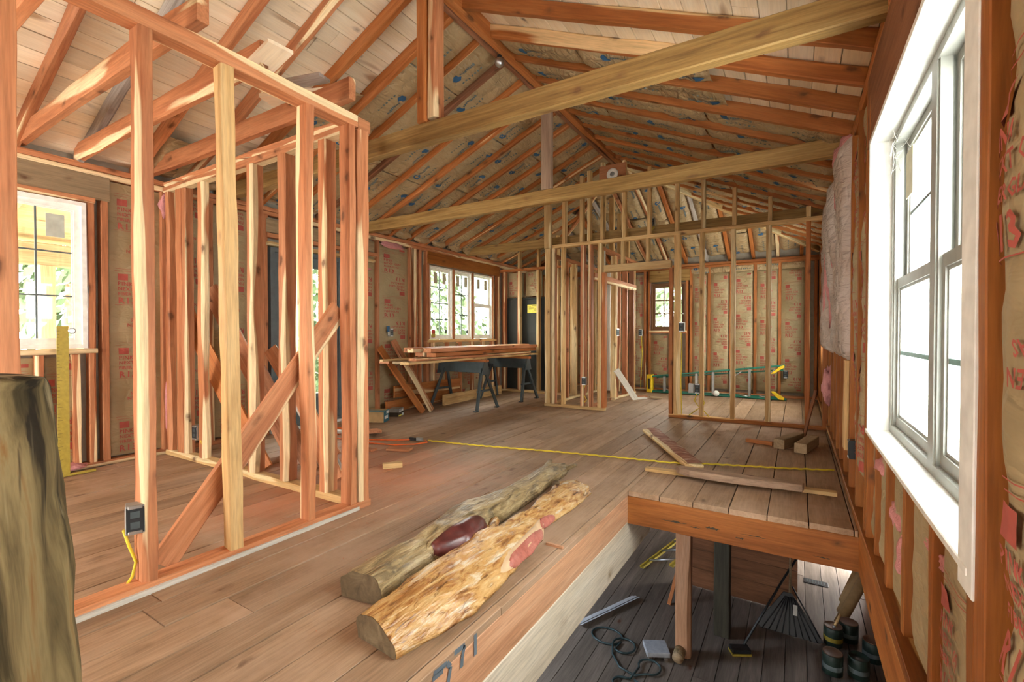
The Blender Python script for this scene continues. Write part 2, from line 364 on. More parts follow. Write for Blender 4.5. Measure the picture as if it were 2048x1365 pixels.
def burl(name, stops, sc, rough, bump, flecks=None):
    m, nt, b = newmat(name); L = nt.links.new
    tc = N(nt, 'ShaderNodeTexCoord')
    s = N(nt, 'ShaderNodeVectorMath', operation='MULTIPLY'); s.inputs[1].default_value = sc; L(tc.outputs['Object'], s.inputs[0])
    n1 = N(nt, 'ShaderNodeTexNoise', Scale=1., Detail=6., Roughness=.62, Distortion=.9); L(s.outputs[0], n1.inputs['Vector'])
    r = ramp(nt, stops); L(n1.outputs['Fac'], r.inputs['Fac']); L(r.outputs['Color'], b.inputs['Base Color'])
    n2 = N(nt, 'ShaderNodeTexNoise', Scale=2.5, Detail=5., Distortion=.5); L(s.outputs[0], n2.inputs['Vector'])
    bp = N(nt, 'ShaderNodeBump', Strength=bump, Distance=.012); L(n2.outputs['Fac'], bp.inputs['Height']); L(bp.outputs['Normal'], b.inputs['Normal'])
    if flecks:
        prev = r.outputs['Color']
        for (mulv, lo_, hi_, c_) in flecks:
            s2 = N(nt, 'ShaderNodeVectorMath', operation='MULTIPLY'); s2.inputs[1].default_value = tuple(c*m_ for c, m_ in zip(sc, mulv)); L(tc.outputs['Object'], s2.inputs[0])
            n3 = N(nt, 'ShaderNodeTexNoise', Scale=1., Detail=4., Roughness=.6, Distortion=.6); L(s2.outputs[0], n3.inputs['Vector'])
            rr = ramp(nt, [(lo_, 0.), (hi_, .9)]); L(n3.outputs['Fac'], rr.inputs['Fac'])
            mm = nt.nodes.new('ShaderNodeMix'); mm.data_type = 'RGBA'; L(rr.outputs['Color'], mm.inputs[0]); L(prev, mm.inputs[6]); mm.inputs[7].default_value = (*c_, 1); prev = mm.outputs[2]
        L(prev, b.inputs['Base Color'])
    b.inputs['Roughness'].default_value = rough; b.inputs['Specular IOR Level'].default_value = .5 if rough < .5 else .15
    return m
M_BURL = burl('varnished_yellow_burl', [(.30, (.06, .025, .008)), (.40, (.26, .11, .03)), (.5, (.45, .25, .085)), (.60, (.54, .34, .14)), (.72, (.66, .52, .32))], (22., 5., 22.), .26, 1.0, (((1.1, .9, 1.1), .57, .68, (.66, .57, .42)), ((1.7, 1.6, 1.7), .60, .68, (.13, .055, .015)), ((.7, .8, .7), .60, .72, (.36, .16, .045))))
M_GREYLOG = burl('grey_brown_log', [(.30, (.07, .045, .02)), (.42, (.17, .115, .05)), (.55, (.32, .23, .11)), (.72, (.45, .35, .19))], (24., 5., 24.), .40, 1.0, (((1.1, .9, 1.1), .58, .70, (.46, .37, .22)), ((1.6, 1.5, 1.6), .61, .69, (.06, .035, .015))))
M_LOGEND = burl('grey_log_end', [(.3, (.06, .04, .022)), (.55, (.13, .092, .05)), (.75, (.19, .14, .08))], (14., 14., 14.), .7, .3)
M_POST = burl('peeled_log_post', [(.34, (.008, .006, .004)), (.42, (.06, .044, .02)), (.49, (.15, .108, .048)), (.56, (.24, .175, .08)), (.63, (.20, .10, .03)), (.70, (.08, .058, .028)), (.8, (.26, .195, .10))], (9., 9., 1.2), .85, .45, (((2.2, 2.2, .55), .60, .66, (.018, .013, .009)), ((1.4, 1.4, .8), .60, .72, (.36, .29, .17))))
M_BARK = burl('bark_faced_plank', [(.30, (.10, .035, .02)), (.45, (.24, .09, .05)), (.58, (.34, .17, .11)), (.66, (.55, .47, .38)), (.75, (.62, .56, .47))], (4., 16., 16.), .6, .8)
M_LEAF = plain('leaf_green', (.062, .098, .042), .7)
M_GRASS = plain('grass_ground', (.045, .06, .025), .9, bscale=8)
# ------------------------------------------------------------------ dimensions of the house (metres)
XL, XR, YF, YN = -4.95, .30, 9.35, -2.6       # inner faces of the walls; the near end is open
EAVE, RZB, RX, YH = 2.50, 3.62, -2.27, 6.75   # wall plate, underside of rafters at the ridge, ridge x, ridge end
ML, MR, MH = (RZB-EAVE)/(RX-XL), (RZB-EAVE)/(XR-RX), (RZB-EAVE)/(YF-YH)
def zroof(x, y=0):
    z = EAVE+ML*(x-XL) if x < RX else EAVE+MR*(XR-x)
    return min(z, EAVE+MH*(YF-y)) if y > YH-.2 else z

# ------------------------------------------------------------------ printed kraft batts
def text_geo(s, size, x, y, rot=False):
    c = D.curves.new('t', 'FONT'); c.body = s; c.size = size; c.resolution_u = 1; c.offset = size*.022; c.space_character = 1.08
    o = D.objects.new('t', c); COL.objects.link(o)
    dg = bpy.context.evaluated_depsgraph_get(); me = o.evaluated_get(dg).to_mesh()
    vs = [(v.co.x, v.co.y) for v in me.vertices]; fs = [tuple(p.vertices) for p in me.polygons]
    D.objects.remove(o); D.curves.remove(c)
    if rot: vs = [(-a, -b) for a, b in vs]
    return [(a+x, b+y) for a, b in vs], fs
def merge(parts):
    V, F = [], []
    for v, f in parts:
        n = len(V); V += v; F += [tuple(i+n for i in q) for q in f]
    return V, F
def rect(x0, y0, x1, y1, nx=1, ny=1):
    v = [(x0+(x1-x0)*i/nx, y0+(y1-y0)*j/ny) for j in range(ny+1) for i in range(nx+1)]
    f = [(j*(nx+1)+i, j*(nx+1)+i+1, (j+1)*(nx+1)+i+1, (j+1)*(nx+1)+i) for j in range(ny) for i in range(nx)]
    return v, f
def red_unit():
    """one printed block, x across the batt (0..0.37), y down from 0"""
    P = []
    def blk(x, y, rot):
        s = -1 if rot else 1
        P.append(rect(x, y, x+s*.07, y-s*.055, 2, 2))
        for k, (t, sz) in enumerate((('PINK', .046), ('NEXT GEN', .040), ('FIBERGLAS', .036))):
            P.append(text_geo(t, sz, x, y-s*(.10+.042*k), rot))
        P.append(text_geo('R13', .075, x, y-s*.255, rot))
    blk(.07, -.03, False); blk(.335, -.60, True)
    for yy in (-.005, -.295, -.625): P.append(rect(.05, yy, .34, yy-.0025, 6, 1))
    return merge(P)
RED = red_unit()
def blue_unit():
    """logo blob with a line of small lettering, and a row of small characters"""
    P = []
    P.append(([(0, .015), (.045, .0), (.075, .03), (.05, .05), (.05, .075), (.02, .085), (-.01, .06)], [(0, 1, 2, 3, 4, 5, 6)]))
    x = .075
    for k in range(9):
        wd = (.014, .018, .012, .02, .016)[k % 5]; P.append(rect(x, .042, x+wd, .066)); x += wd+.0035
    for k in range(7): P.append(rect(.03+.036*k, -.055, .048+.036*k, -.035))
    return merge(P)
BLUE = blue_unit()
BC = {}
def batt_geo(L, W, seed, kind, bulge):
    """local X along the length, Y across, Z towards the room"""
    key = (round(L, 2), round(W, 3), seed, kind, bulge)
    if key in BC: return BC[key]
    rng = random.Random(seed*101+7); o = rng.uniform(0, 50)
    pin = [(rng.uniform(0, L), rng.choice((-1, 1))) for _ in range(int(L*1.2))]
    def h(u, v):
        e = abs(2*v-1)
        z = bulge*(1-e**3.2)*(.75+.5*noise.noise(Vector((u*1.7+o, v*1.2, 0))))
        z += .010*noise.noise(Vector((u*9+o, v*W*9, 4)))*(1-e**4) + .006*noise.noise(Vector((u*22+v*5+o, v*W*8, 9)))*(1-e**4)
        for pu, s in pin:
            d = ((u-pu)/.06)**2
            if d < 9: z -= .016*math.exp(-d)*(1 if s*(v-.5) > -.1 else .2)
        if kind == 'blue': z += (.020*abs(noise.noise(Vector((u*7+v*2.5+o, v*2.2, 3))))+.012*noise.noise(Vector((u*17-v*3+o, v*3, 6))))*(1-e**5)
        if kind == 'torn': z += .035*noise.noise(Vector((u*.8+o, v*7, 2)))+.012*noise.noise(Vector((u*5+o, v*14, 5)))
        if u < .05: z *= .3+14*u
        if L-u < .05: z *= .3+14*(L-u)
        return z
    nx = max(6, int(L/.038)); ny = 10
    V, F = [], []
    for i in range(nx+1):
        for j in range(ny+1):
            u = L*i/nx; v = j/ny; V.append((u, (v-.5)*W, h(u, v)))
    for i in range(nx):
        for j in range(ny):
            a = i*(ny+1)+j; F.append((a, a+ny+1, a+ny+2, a+1))
    n0 = len(V)                                     # a thin body behind the paper
    for i, j in ((0, 0), (nx, 0), (nx, ny), (0, ny)): V.append((L*i/nx, (j/ny-.5)*W, -.06))
    F += [(n0, n0+3, n0+2, n0+1)]
    me = D.meshes.new('batt'); me.from_pydata(V, [], F); me.update()
    for p in me.polygons: p.use_smooth = True
    pv, pf, pm = [], [], []
    if kind == 'red':
        u0 = rng.uniform(.05, .5)-.62
        while u0 < L:
            sx = W/.385
            base = len(pv); ok = []
            for (x, y) in RED[0]:
                u = L-(u0-y) if True else 0; v = x*sx/W
                ok.append(.02 < u < L-.02 and .02 < v < .98); u = min(max(u, 0), L)
                pv.append((u, (.5-v)*W, h(u, 1-v)+.006))
            for f in RED[1]:
                if all(ok[i] for i in f): pf.append(tuple(base+i for i in f)); pm.append(0)
            u0 += .64
    elif kind == 'blue':
        u0 = rng.uniform(.02, .30); k = seed
        while u0 < L-.25:
            base = len(pv); flip = (k % 2)
            yo = rng.uniform(-.05, .03)
            for (x, y) in BLUE[0]:
                xx, yy = (.32-x, -y) if flip else (x, y)
                u = min(max(u0+xx, 0), L); v = min(max(.5+(yy+yo)/W, .03), .97)
                pv.append((u, (v-.5)*W, h(u, v)+.006))
            for q, f in enumerate(BLUE[1]): pf.append(tuple(base+i for i in f)); pm.append(0 if q == 0 else 1)
            u0 += rng.uniform(.42, .60); k += 1
    pr = None
    if pf:
        pr = D.meshes.new('print'); pr.from_pydata(pv, [], pf); pr.update()
        pr.materials.append(M_RED if kind == 'red' else M_BLUE)
        if kind == 'blue':
            pr.materials.append(M_GREYPRINT)
            for p, m_ in zip(pr.polygons, pm): p.material_index = m_
    BC[key] = (me, pr)
    return BC[key]
def batt(parent, p0, p1, W, out, kind='red', bulge=.03, seed=None):
    L = (Vector(p1)-Vector(p0)).length
    if L < .12: return
    me, pr = batt_geo(L, W, random.randint(0, 4) if seed is None else seed, kind, bulge)
    if not me.materials: me.materials.append({'red': M_KRAFT, 'blue': M_KRAFTROOF, 'torn': M_FIBRE, 'plain': M_KRAFT}[kind])
    M = frame(p0, p1, out)
    b = put(D.objects.new('insulation_batt', me), M, parent)
    if pr: put(D.objects.new('print', pr), M, b)
    return b
def fluff(parent, c, s, seed, M=None):
    bm = bmesh.new(); bmesh.ops.create_icosphere(bm, subdivisions=3, radius=1)
    for v in bm.verts:
        n = noise.noise(v.co*1.6+Vector((seed*3.1, 0, 0)))*.5+noise.noise(v.co*4.5+Vector((seed, 9, 0)))*.28
        v.co = Vector((v.co.x*s[0], v.co.y*s[1], v.co.z*s[2]))*(1+n)
    return meshobj('loose_insulation', from_bm('fluff', bm, True), M_PINK, Matrix.Translation(c), parent)

# ------------------------------------------------------------------ floor
floor = struct('floor')
OX, OY = -1.015, 3.26          # the stair opening: x > OX, y < OY
FT = .035
def floor_boards(parent, x0, x1, y0, y1, z, wd, mat, seed):
    rng = random.Random(seed); x = x0
    while x < x1-.02:
        x2 = min(x+wd, x1); yend = y1
        ya = y0+rng.uniform(-2.6, 0)
        while ya < yend:
            yb = ya+rng.uniform(2.4, 3.6)
            if yend-yb < .7: yb = yend
            a, b = max(ya, y0), min(yb, yend)
            if b-a > .05:
                dz = rng.uniform(-.0025, .0015)
                timber('floorboard', ((x+x2)/2, a+.0015, z-FT/2+dz), ((x+x2)/2, b-.0015, z-FT/2+dz), (x2-x)-.006, FT, mat, parent, wane=0, rough=.0012, seg=2, var=rng.randint(0, 1))
            ya = yb
        x = x2
floor_boards(floor, XL-.02, OX+.005, YN, YF, 0, .196, M_FLOOR, 3)
floor_boards(floor, OX+.005, XR, OY-.03, YF, 0, .215, M_FLOOR, 5)
box('floor_backing', (XL-.1, YN, -.052), (OX-.002, YF+.1, -.040), M_UNDER, floor); box('floor_backing', (OX-.002, OY-.02, -.052), (XR+.1, YF+.1, -.040), M_UNDER, floor)  # dark sheets added under the boards, block light leaking up through the gaps
# reddish sawdust lying in a thin uneven sheet near the corner post
bm = bmesh.new()
rg = random.Random(4)
for k in range(2200):
    x = rg.gauss(-2.75, .7); y = rg.gauss(2.6, .55); s = rg.uniform(.002, .006)
    if abs(y-2.05) < .06 or x > -1.2: continue
    a = rg.uniform(0, PI); c, s_ = math.cos(a)*s, math.sin(a)*s
    q = [bm.verts.new((x+dx, y+dy, .004)) for dx, dy in ((-c, -s_), (s_*.4, -c*.4), (c, s_), (-s_*.4, c*.4))]
    bm.faces.new(q)
sd = meshobj('sawdust', from_bm('sawdust', bm), M_SAWDUST, Matrix(), floor); sd['kind'] = 'stuff'

# ------------------------------------------------------------------ walls
def studs(parent, pts, axis, c, z0, z1, wd=.045, dp=.09, mat=M_CEDAR, wane=.014, seg=10, name='stud'):
    for p in pts:
        if axis == 'y': timber(name, (c, p, z0), (c, p, z1), dp, wd, mat, parent, up=(0, 1, 0), wane=wane, seg=seg)
        else: timber(name, (p, c, z0), (p, c, z1), dp, wd, mat, parent, up=(1, 0, 0), wane=wane, seg=seg)
def plates(parent, axis, c, a, b, z1, n=2, mat=M_CEDAR, dp=.09, th=.045):
    for k in range(n):
        z = z1-th/2-k*(th+.002)
        if axis == 'y': timber('top_plate', (c, a, z), (c, b, z), dp, th, mat, parent, seg=24)
        else: timber('top_plate', (a, c, z), (b, c, z), dp, th, mat, parent, seg=24)

wl = struct('wall_left'); C_L = XL-.05
plates(wl, 'y', C_L, YN, YF, EAVE)
timber('sole_plate', (C_L, YN, .0225), (C_L, 3.0, .0225), .09, .045, M_CEDAR, wl, seg=16)
timber('sole_plate', (C_L, 4.05, .0225), (C_L, YF, .0225), .09, .045, M_CEDAR, wl, seg=16)
LS = [-2.5, -2.1, -1.7, -1.3, -.9, -.5, -.1, .3, .66, .84, 1.50, 1.585, 2.02, 2.42, 2.82, 2.98, 4.03, 4.58, 5.22, 5.33, 5.44, 5.60, 7.46, 7.66, 7.9, 8.3, 8.7, 9.1, 9.3]
studs(wl, LS, 'y', C_L, .045, EAVE-.095)
for p in (5.60, 6.235, 6.78, 7.43): studs(wl, [p], 'y', C_L+.012, 1.0, 2.2, wd=.05)
# sheathing outside, cut around the openings
def sheath(parent, x0, x1, ya, yb, za, zb, holes, axis='y', name='sheathing'):
    ys = sorted({ya, yb, *[h[0] for h in holes], *[h[1] for h in holes]})
    for a, b in zip(ys, ys[1:]):
        hs = sorted([(h[2], h[3]) for h in holes if h[0] <= a+1e-6 and h[1] >= b-1e-6]); z = za
        for (h0, h1) in hs+[(zb, zb)]:
            if h0-z > .01:
                if axis == 'y': box(name, (x0, a, z), (x1, b, h0), M_SIDING, parent)
                else: box(name, (a, x0, z), (b, x1, h0), M_SIDING, parent)
            z = max(z, h1)
HL = [(.88, 1.47, .98, 2.18), (3.03, 3.98, -.01, 2.07), (5.63, 7.40, 1.02, 2.2)]
sheath(wl, XL-.13, XL-.10, YN, YF+.13, -.3, EAVE+.2, HL)
# window headers and sills in the left wall
timber('header_board', (XL-.03, .70, 2.315), (XL-.03, 1.62, 2.315), .06, .20, M_BOARD, wl, wane=0)
timber('header_trim', (XL-.02, .70, 2.20), (XL-.02, 1.52, 2.20), .07, .04, M_CEDAR, wl)
timber('rough_sill', (XL-.015, .70, .965), (XL-.015, 1.52, .965), .09, .04, M_CEDAR, wl)
studs(wl, [.9, 1.18, 1.40], 'y', C_L, .045, .94)
timber('header_beam', (XL-.02, 5.58, 2.315), (XL-.02, 7.62, 2.315), .08, .19, M_HEADER, wl, wane=0)
timber('rough_sill', (XL-.01, 5.58, 1.0), (XL-.01, 7.50, 1.0), .09, .045, M_FIR, wl)
studs(wl, [5.75, 6.1, 6.45, 6.8, 7.15], 'y', C_L, .045, .975)
timber('header_board', (XL-.03, 2.98, 2.30), (XL-.03, 4.5, 2.30), .06, .15, M_BOARD, wl, wane=0)
timber('door_header', (XL-.02, 2.98, 2.19), (XL-.02, 4.55, 2.19), .09, .045, M_CEDAR, wl)
timber('door_header', (XL-.02, 2.98, 2.10), (XL-.02, 4.5, 2.10), .09, .04, M_FIR, wl)
def wall_bays(parent, ps, axis, c, out, z0, z1, skip=(), seedo=0, bulge=.03):
    for i, (a, b) in enumerate(zip(ps, ps[1:])):
        if i in skip or b-a < .16 or b-a > .70: continue
        m = (a+b)/2; W = (b-a)-.045
        p0 = (c, m, z0) if axis == 'y' else (m, c, z0); p1 = (c, m, z1) if axis == 'y' else (m, c, z1)
        batt(parent, p0, p1, W, out, 'red', bulge, (i+seedo) % 5)
BL = [-2.5, -2.1, -1.7, -1.3, -.9, -.5, -.1, .3, .66]
wall_bays(wl, BL, 'y', XL-.055, (1, 0, 0), .06, 2.40)
wall_bays(wl, [1.585, 2.02, 2.42, 2.82], 'y', XL-.055, (1, 0, 0), .06, 2.40, seedo=2)
wall_bays(wl, [4.03, 4.58, 5.22], 'y', XL-.055, (1, 0, 0), .06, 2.38, seedo=1, bulge=.035)
batt(wl, (XL-.06, 5.38, .1), (XL-.06, 5.38, 2.3), .08, (1, 0, 0), 'red', .03, 3)
wall_bays(wl, [.66, .9, 1.18, 1.42], 'y', XL-.06, (1, 0, 0), .06, .92, seedo=1)
wall_bays(wl, [5.60, 5.75, 6.1, 6.45, 6.8, 7.15, 7.46], 'y', XL-.06, (1, 0, 0), .06, .96)
wall_bays(wl, [7.9, 8.3, 8.7, 9.1], 'y', XL-.055, (1, 0, 0), .06, 2.38)
for i, (y, z, s) in enumerate(((2.03, 2.28, (.03, .05, .10)), (2.07, 1.4, (.035, .045, .55)), (2.06, .4, (.03, .05, .3)), (1.32, .04, (.05, .13, .03)), (4.85, 2.37, (.03, .22, .04)), (4.25, 1.98, (.03, .15, .03)))):
    fluff(wl, (XL+.0, y, z), s, i)
# crumpled insulation stuffed along the wall plate
for i, y in enumerate((2.3, 2.75, 4.2, 4.6, 5.0, 5.4, 5.8, 6.2, 6.6, 7.0, 7.4)):
    bm = bmesh.new(); bmesh.ops.create_icosphere(bm, subdivisions=3, radius=1)
    for v in bm.verts:
        k = 1+.35*noise.noise(v.co*2.2+Vector((i*2.7, 0, 0)))+.2*noise.noise(v.co*6+Vector((i, 3, 0)))
        v.co = Vector((v.co.x*.07, v.co.y*.17, v.co.z*.065))*k
    meshobj('crumpled_paper', from_bm('crumple', bm, True), M_KRAFTROOF, Matrix.Translation((XL+.05, y, EAVE+.06)), wl)

# right wall
wr = struct('wall_right'); C_R = XR+.055
plates(wr, 'y', C_R, YN, YF, EAVE, mat=M_RAFTER)
timber('sole_plate', (C_R-.01, YN, .065), (C_R-.01, YF, .065), .12, .05, M_HEADER, wr, seg=20)
timber('rim_board', (XR+.04, YN, -.10), (XR+.04, OY+.3, -.10), .08, .27, M_HEADER, wr, wane=0, seg=12)
RS = [-2.5, -2.1, -1.7, -1.3, -.9, -.5, -.1, .30, .70, 2.92, 3.02, 3.42, 3.83, 4.24, 4.65, 5.06, 5.47, 5.88, 6.29, 6.70, 7.1, 7.25, 8.45, 8.6, 9.0, 9.3]
studs(wr, RS, 'y', C_R, .09, EAVE-.095, dp=.11, mat=M_HEADER, wane=.01)
studs(wr, [1.178], 'y', XR+.043, .09, EAVE-.095, wd=.054, dp=.11, mat=M_HEADER, wane=.01)
studs(wr, [1.32, 1.66, 2.03, 2.38, 2.70], 'y', C_R+.005, .09, .60, wd=.04, dp=.10, mat=M_HEADER, wane=.006)
timber('rough_sill', (C_R, 1.20, .615), (C_R, 2.92, .615), .11, .045, M_HEADER, wr)
timber('header_beam', (XR+.04, 1.05, 2.22), (XR+.04, 3.0, 2.22), .08, .36, M_DARKCEDAR, wr, wane=0)
HR = [(-1.85, -.25, .64, 2.02), (1.20, 2.84, .64, 2.02), (7.3, 8.4, .75, 2.05)]
sheath(wr, XR+.14, XR+.17, YN, YF+.13, -.3, EAVE+.2, HR)
wall_bays(wr, [-2.5, -2.1, -1.7, -1.3, -.9, -.5, -.1, .30, .70], 'y', XR+.045, (-1, 0, 0), .10, 2.40, bulge=.06)
batt(wr, (XR+.012, .91, .10), (XR+.012, .91, 2.40), .40, (-1, 0, 0), 'red', .05, 4)
wall_bays(wr, [3.02, 3.42, 3.83], 'y', XR+.05, (-1, 0, 0), .30, 2.40, bulge=.06, seedo=1)
for a_, b_, k_ in ((1.19, 1.32, 'plain'), (1.32, 1.66, 'red'), (1.66, 2.03, 'plain'), (2.03, 2.38, 'plain'), (2.38, 2.70, 'plain'), (2.70, 2.92, 'plain')):
    batt(wr, (XR+.035, (a_+b_)/2, .10), (XR+.035, (a_+b_)/2, .58), b_-a_-.045, (-1, 0, 0), k_, .025, 2)
for i, y in enumerate((4.03, 4.44, 4.85, 5.26, 5.67, 6.08, 6.5)):
    batt(wr, (XR+.03, y, .92), (XR+.0, y, 2.42), .395, (-1, 0, 0), 'torn', (.10, .07, .12, .085, .11, .075, .10)[i], i % 5)
wall_bays(wr, [8.6, 9.0, 9.3], 'y', XR+.055, (-1, 0, 0), .10, 2.40)
timber('nailed_board', (XR-.005, 4.02, .30), (XR-.005, 4.02, .92), .12, .025, M_FIR, wr, up=(1, 0, 0), wane=0)
for i, (y, z, s) in enumerate(((4.15, 2.36, (.07, .16, .17)), (4.45, 2.15, (.05, .10, .20)), (4.9, 2.0, (.05, .12, .45)), (5.35, 1.8, (.06, .13, .5)), (5.8, 1.7, (.06, .13, .6)), (6.1, .55, (.06, .10, .22)), (2.62, .52, (.04, .13, .035)), (2.30, .40, (.03, .10, .05)), (1.72, .50, (.03, .14, .03)), (2.14, .30, (.03, .05, .10)), (.98, 1.95, (.03, .03, .12)))):
    fluff(wr, (XR-.01 if y > 3 else XR+.045, y, z), s, i+20)

# near end behind the camera: closed at right, open at left
wn_ = struct('wall_near')
for k in range(14):
    z = .1+.2*k
    for xa, xb in (((XL-.1, -4.2), (-3.0, XR+.1)) if .3 < z < 2.2 else ((XL-.1, XR+.1),)): timber('wall_board', (xa, YN-.02, z), (xb, YN-.02, z), .03, .196, M_BOARD, wn_, up=(0, 0, 1), wane=0, seg=3, var=0)
studs(wn_, [-4.25, -2.95, -1.75, -1.3, -.85, -.4, .05], 'x', YN+.06, .0, 2.6, seg=4)
for k in range(6):
    z = 2.85+.2*k; timber('wall_board', (XL+2.3*(k+.5)/6, YN-.02, z), (XR-2.3*(k+.5)/6, YN-.02, z), .03, .196, M_BOARD, wn_, wane=0, seg=3, var=0)

# far wall
wf = struct('wall_far'); C_F = YF+.05
plates(wf, 'x', C_F, XL, XR, EAVE-.06, mat=M_RAFTER)
timber('sole_plate', (XL, C_F, .0225), (XR, C_F, .0225), .09, .045, M_CEDAR, wf, seg=12)
FS = [-4.9, -4.5, -4.1, -3.7, -3.3, -2.9, -2.60, -2.52, -1.80, -1.73, -1.41, -1.035, -.645, -.265, .12, .26]
studs(wf, FS, 'x', C_F, .045, EAVE-.15, mat=M_RAFTER)
timber('header_beam', (-2.5, YF+.02, 2.24), (-1.75, YF+.02, 2.24), .08, .22, M_PINE, wf, wane=0)
timber('rough_sill', (-2.5, YF+.01, 1.15), (-1.8, YF+.01, 1.15), .10, .05, M_CEDAR, wf)
studs(wf, [-2.1, -1.95], 'x', C_F, .045, 1.12, mat=M_FIR)
sheath(wf, YF+.10, YF+.13, XL-.13, XR+.17, -.3, EAVE+.2, [(-2.48, -1.82, 1.18, 2.1)], axis='x')
wall_bays(wf, [-4.9, -4.5, -4.1, -3.7, -3.3, -2.9, -2.60], 'x', YF+.055, (0, -1, 0), .08, 2.30)
wall_bays(wf, [-1.73, -1.41, -1.035, -.645, -.265, .12], 'x', YF+.05, (0, -1, 0), .10, 2.24, bulge=.055)
wall_bays(wf, [-2.52, -2.1, -1.95, -1.80], 'x', YF+.06, (0, -1, 0), .10, 1.10, bulge=.04)
for i, x in enumerate((-1.57, -1.22, -.84, -.45, -.07)):
    batt(wf, (x-.17, YF+.02, 2.30), (x+.17, YF+.02, 2.30), .12, (0, -1, 0), 'blue', .035, i)

# ------------------------------------------------------------------ windows and doors
def sash(win, M, w_, h_, nx, ny, mat, mmat, gmat, fr=.045, dp=.03, mr=.012, name='sash'):
    """rectangular sash in local XZ, centred on x, from z=0"""
    s = D.objects.new(name, None)
    bm = bmesh.new()
    for b in ((-w_/2, -w_/2+fr, 0, h_), (w_/2-fr, w_/2, 0, h_), (-w_/2+fr, w_/2-fr, 0, fr), (-w_/2+fr, w_/2-fr, h_-fr, h_)):
        bm_box(bm, b[0], b[1], -dp/2, dp/2, b[2], b[3])
    for b in ((-w_/2+fr, -w_/2+fr+.012, fr, h_-fr), (w_/2-fr-.012, w_/2-fr, fr, h_-fr), (-w_/2+fr+.012, w_/2-fr-.012, fr, fr+.012), (-w_/2+fr+.012, w_/2-fr-.012, h_-fr-.012, h_-fr)):
        bm_box(bm, b[0], b[1], -dp/4, dp/4, b[2], b[3])
    o = meshobj(name, from_bm(name, bm), mat, M, win)
    bm = bmesh.new(); bm_box(bm, -w_/2+fr, w_/2-fr, -.002, .002, fr, h_-fr)
    meshobj('pane', from_bm('pane', bm), gmat, M, o)
    for i in range(1, nx):
        x = -w_/2+fr+(w_-2*fr)*i/nx; bm = bmesh.new(); bm_box(bm, x-mr/2, x+mr/2, -.006, .006, fr, h_-fr)
        meshobj('muntin', from_bm('muntin', bm), mmat, M, o)
    for j in range(1, ny):
        z = fr+(h_-2*fr)*j/ny; bm = bmesh.new(); bm_box(bm, -w_/2+fr, w_/2-fr, -.0055, .0055, z-mr/2, z+mr/2)
        meshobj('muntin', from_bm('muntin', bm), mmat, M, o)
    return o
def wframe(win, M, w_, h_, fr, dp, mat, name='window_frame'):
    bm = bmesh.new()
    for b in ((-w_/2, -w_/2+fr, 0, h_), (w_/2-fr, w_/2, 0, h_), (-w_/2+fr, w_/2-fr, 0, fr), (-w_/2+fr, w_/2-fr, h_-fr, h_)):
        bm_box(bm, b[0], b[1], -dp/2, dp/2, b[2], b[3])
    return meshobj(name, from_bm(name, bm), mat, M, win)
RL = RZ(PI/2)          # faces for the side walls: local x runs along world y
w1 = struct('window_1'); M = T(XL-.045, 1.175, .99) @ RL
wframe(w1, M, .58, 1.18, .03, .09, M_WHITE); sash(w1, T(0, 0, .03) @ M, .52, 1.12, 2, 3, M_WHITE, M_MUNTIN, M_GLASS, fr=.04)
bm = bmesh.new(); bm_box(bm, .06, .17, .004, .006, .88, 1.06); st = meshobj('sticker', from_bm('sticker', bm), M_LIGHTPRINT, M, w1)
for nm, y, wd, nx, ny, dh in (('window_2', 5.925, .57, 2, 4, 0), ('window_3', 6.507, .49, 2, 3, 0), ('window_4', 7.11, .60, 1, 2, 1)):
    wn = struct(nm); M = T(XL-.05, y, 1.025) @ RL
    wframe(wn, M, wd, 1.17, .025, .09, M_WHITE)
    if not dh: sash(wn, T(0, 0, .025) @ M, wd-.05, 1.12, nx, ny, M_WHITE, M_MUNTIN, M_GLASS, fr=.035, mr=.017)
    else:
        sash(wn, T(.015, 0, .025) @ M, wd-.05, .60, 1, 1, M_WHITE, M_MUNTIN, M_GLASS, fr=.04)
        sash(wn, T(-.015, 0, .60) @ M, wd-.05, .56, 1, 1, M_WHITE, M_MUNTIN, M_GLASS, fr=.035)
    for k, x in enumerate((-.12, .10)):
        bm = bmesh.new(); bm_box(bm, x-.05, x+.035, -.03, -.026, .90, 1.08); meshobj('sticker', from_bm('sticker', bm), M_PALEPAPER, M, wn)
    lathe('latch', [(0, 0), (.022, .001), (.026, .008), (.018, .014), (0, .016)], M_DARKSTEEL, T(XL-.03, y+.13, 1.15) @ Matrix.Rotation(PI/2, 4, 'Y') @ Matrix.Scale(1.4, 4, (1, 0, 0)), wn, 12)
d1 = struct('door_1'); M = T(XL-.05, 3.505, .02) @ RL
wframe(d1, M, .95, 2.05, .05, .09, M_DOOR, 'door_frame')
sash(d1, T(0, 0, .03) @ M, .84, 1.98, 1, 1, M_DOOR, M_MUNTIN, M_GLASS, fr=.125, dp=.045, name='door_leaf')
bm = bmesh.new(); bm_box(bm, -.30, .30, -.021, .021, .12, .34); meshobj('door_panel', from_bm('dp', bm), M_DOOR, T(0, 0, .03) @ M, d1)
box('threshold', (XL-.11, 3.02, .001), (XL+.03, 3.99, .035), M_JAMB, d1, .005)
lathe('door_handle', [(0, 0), (.03, .002), (.03, .01), (.012, .014), (.012, .045), (.028, .05), (.03, .075), (0, .085)], M_STEEL, T(XL-.03, 3.17, .98) @ Matrix.Rotation(PI/2, 4, 'Y'), d1, 14)
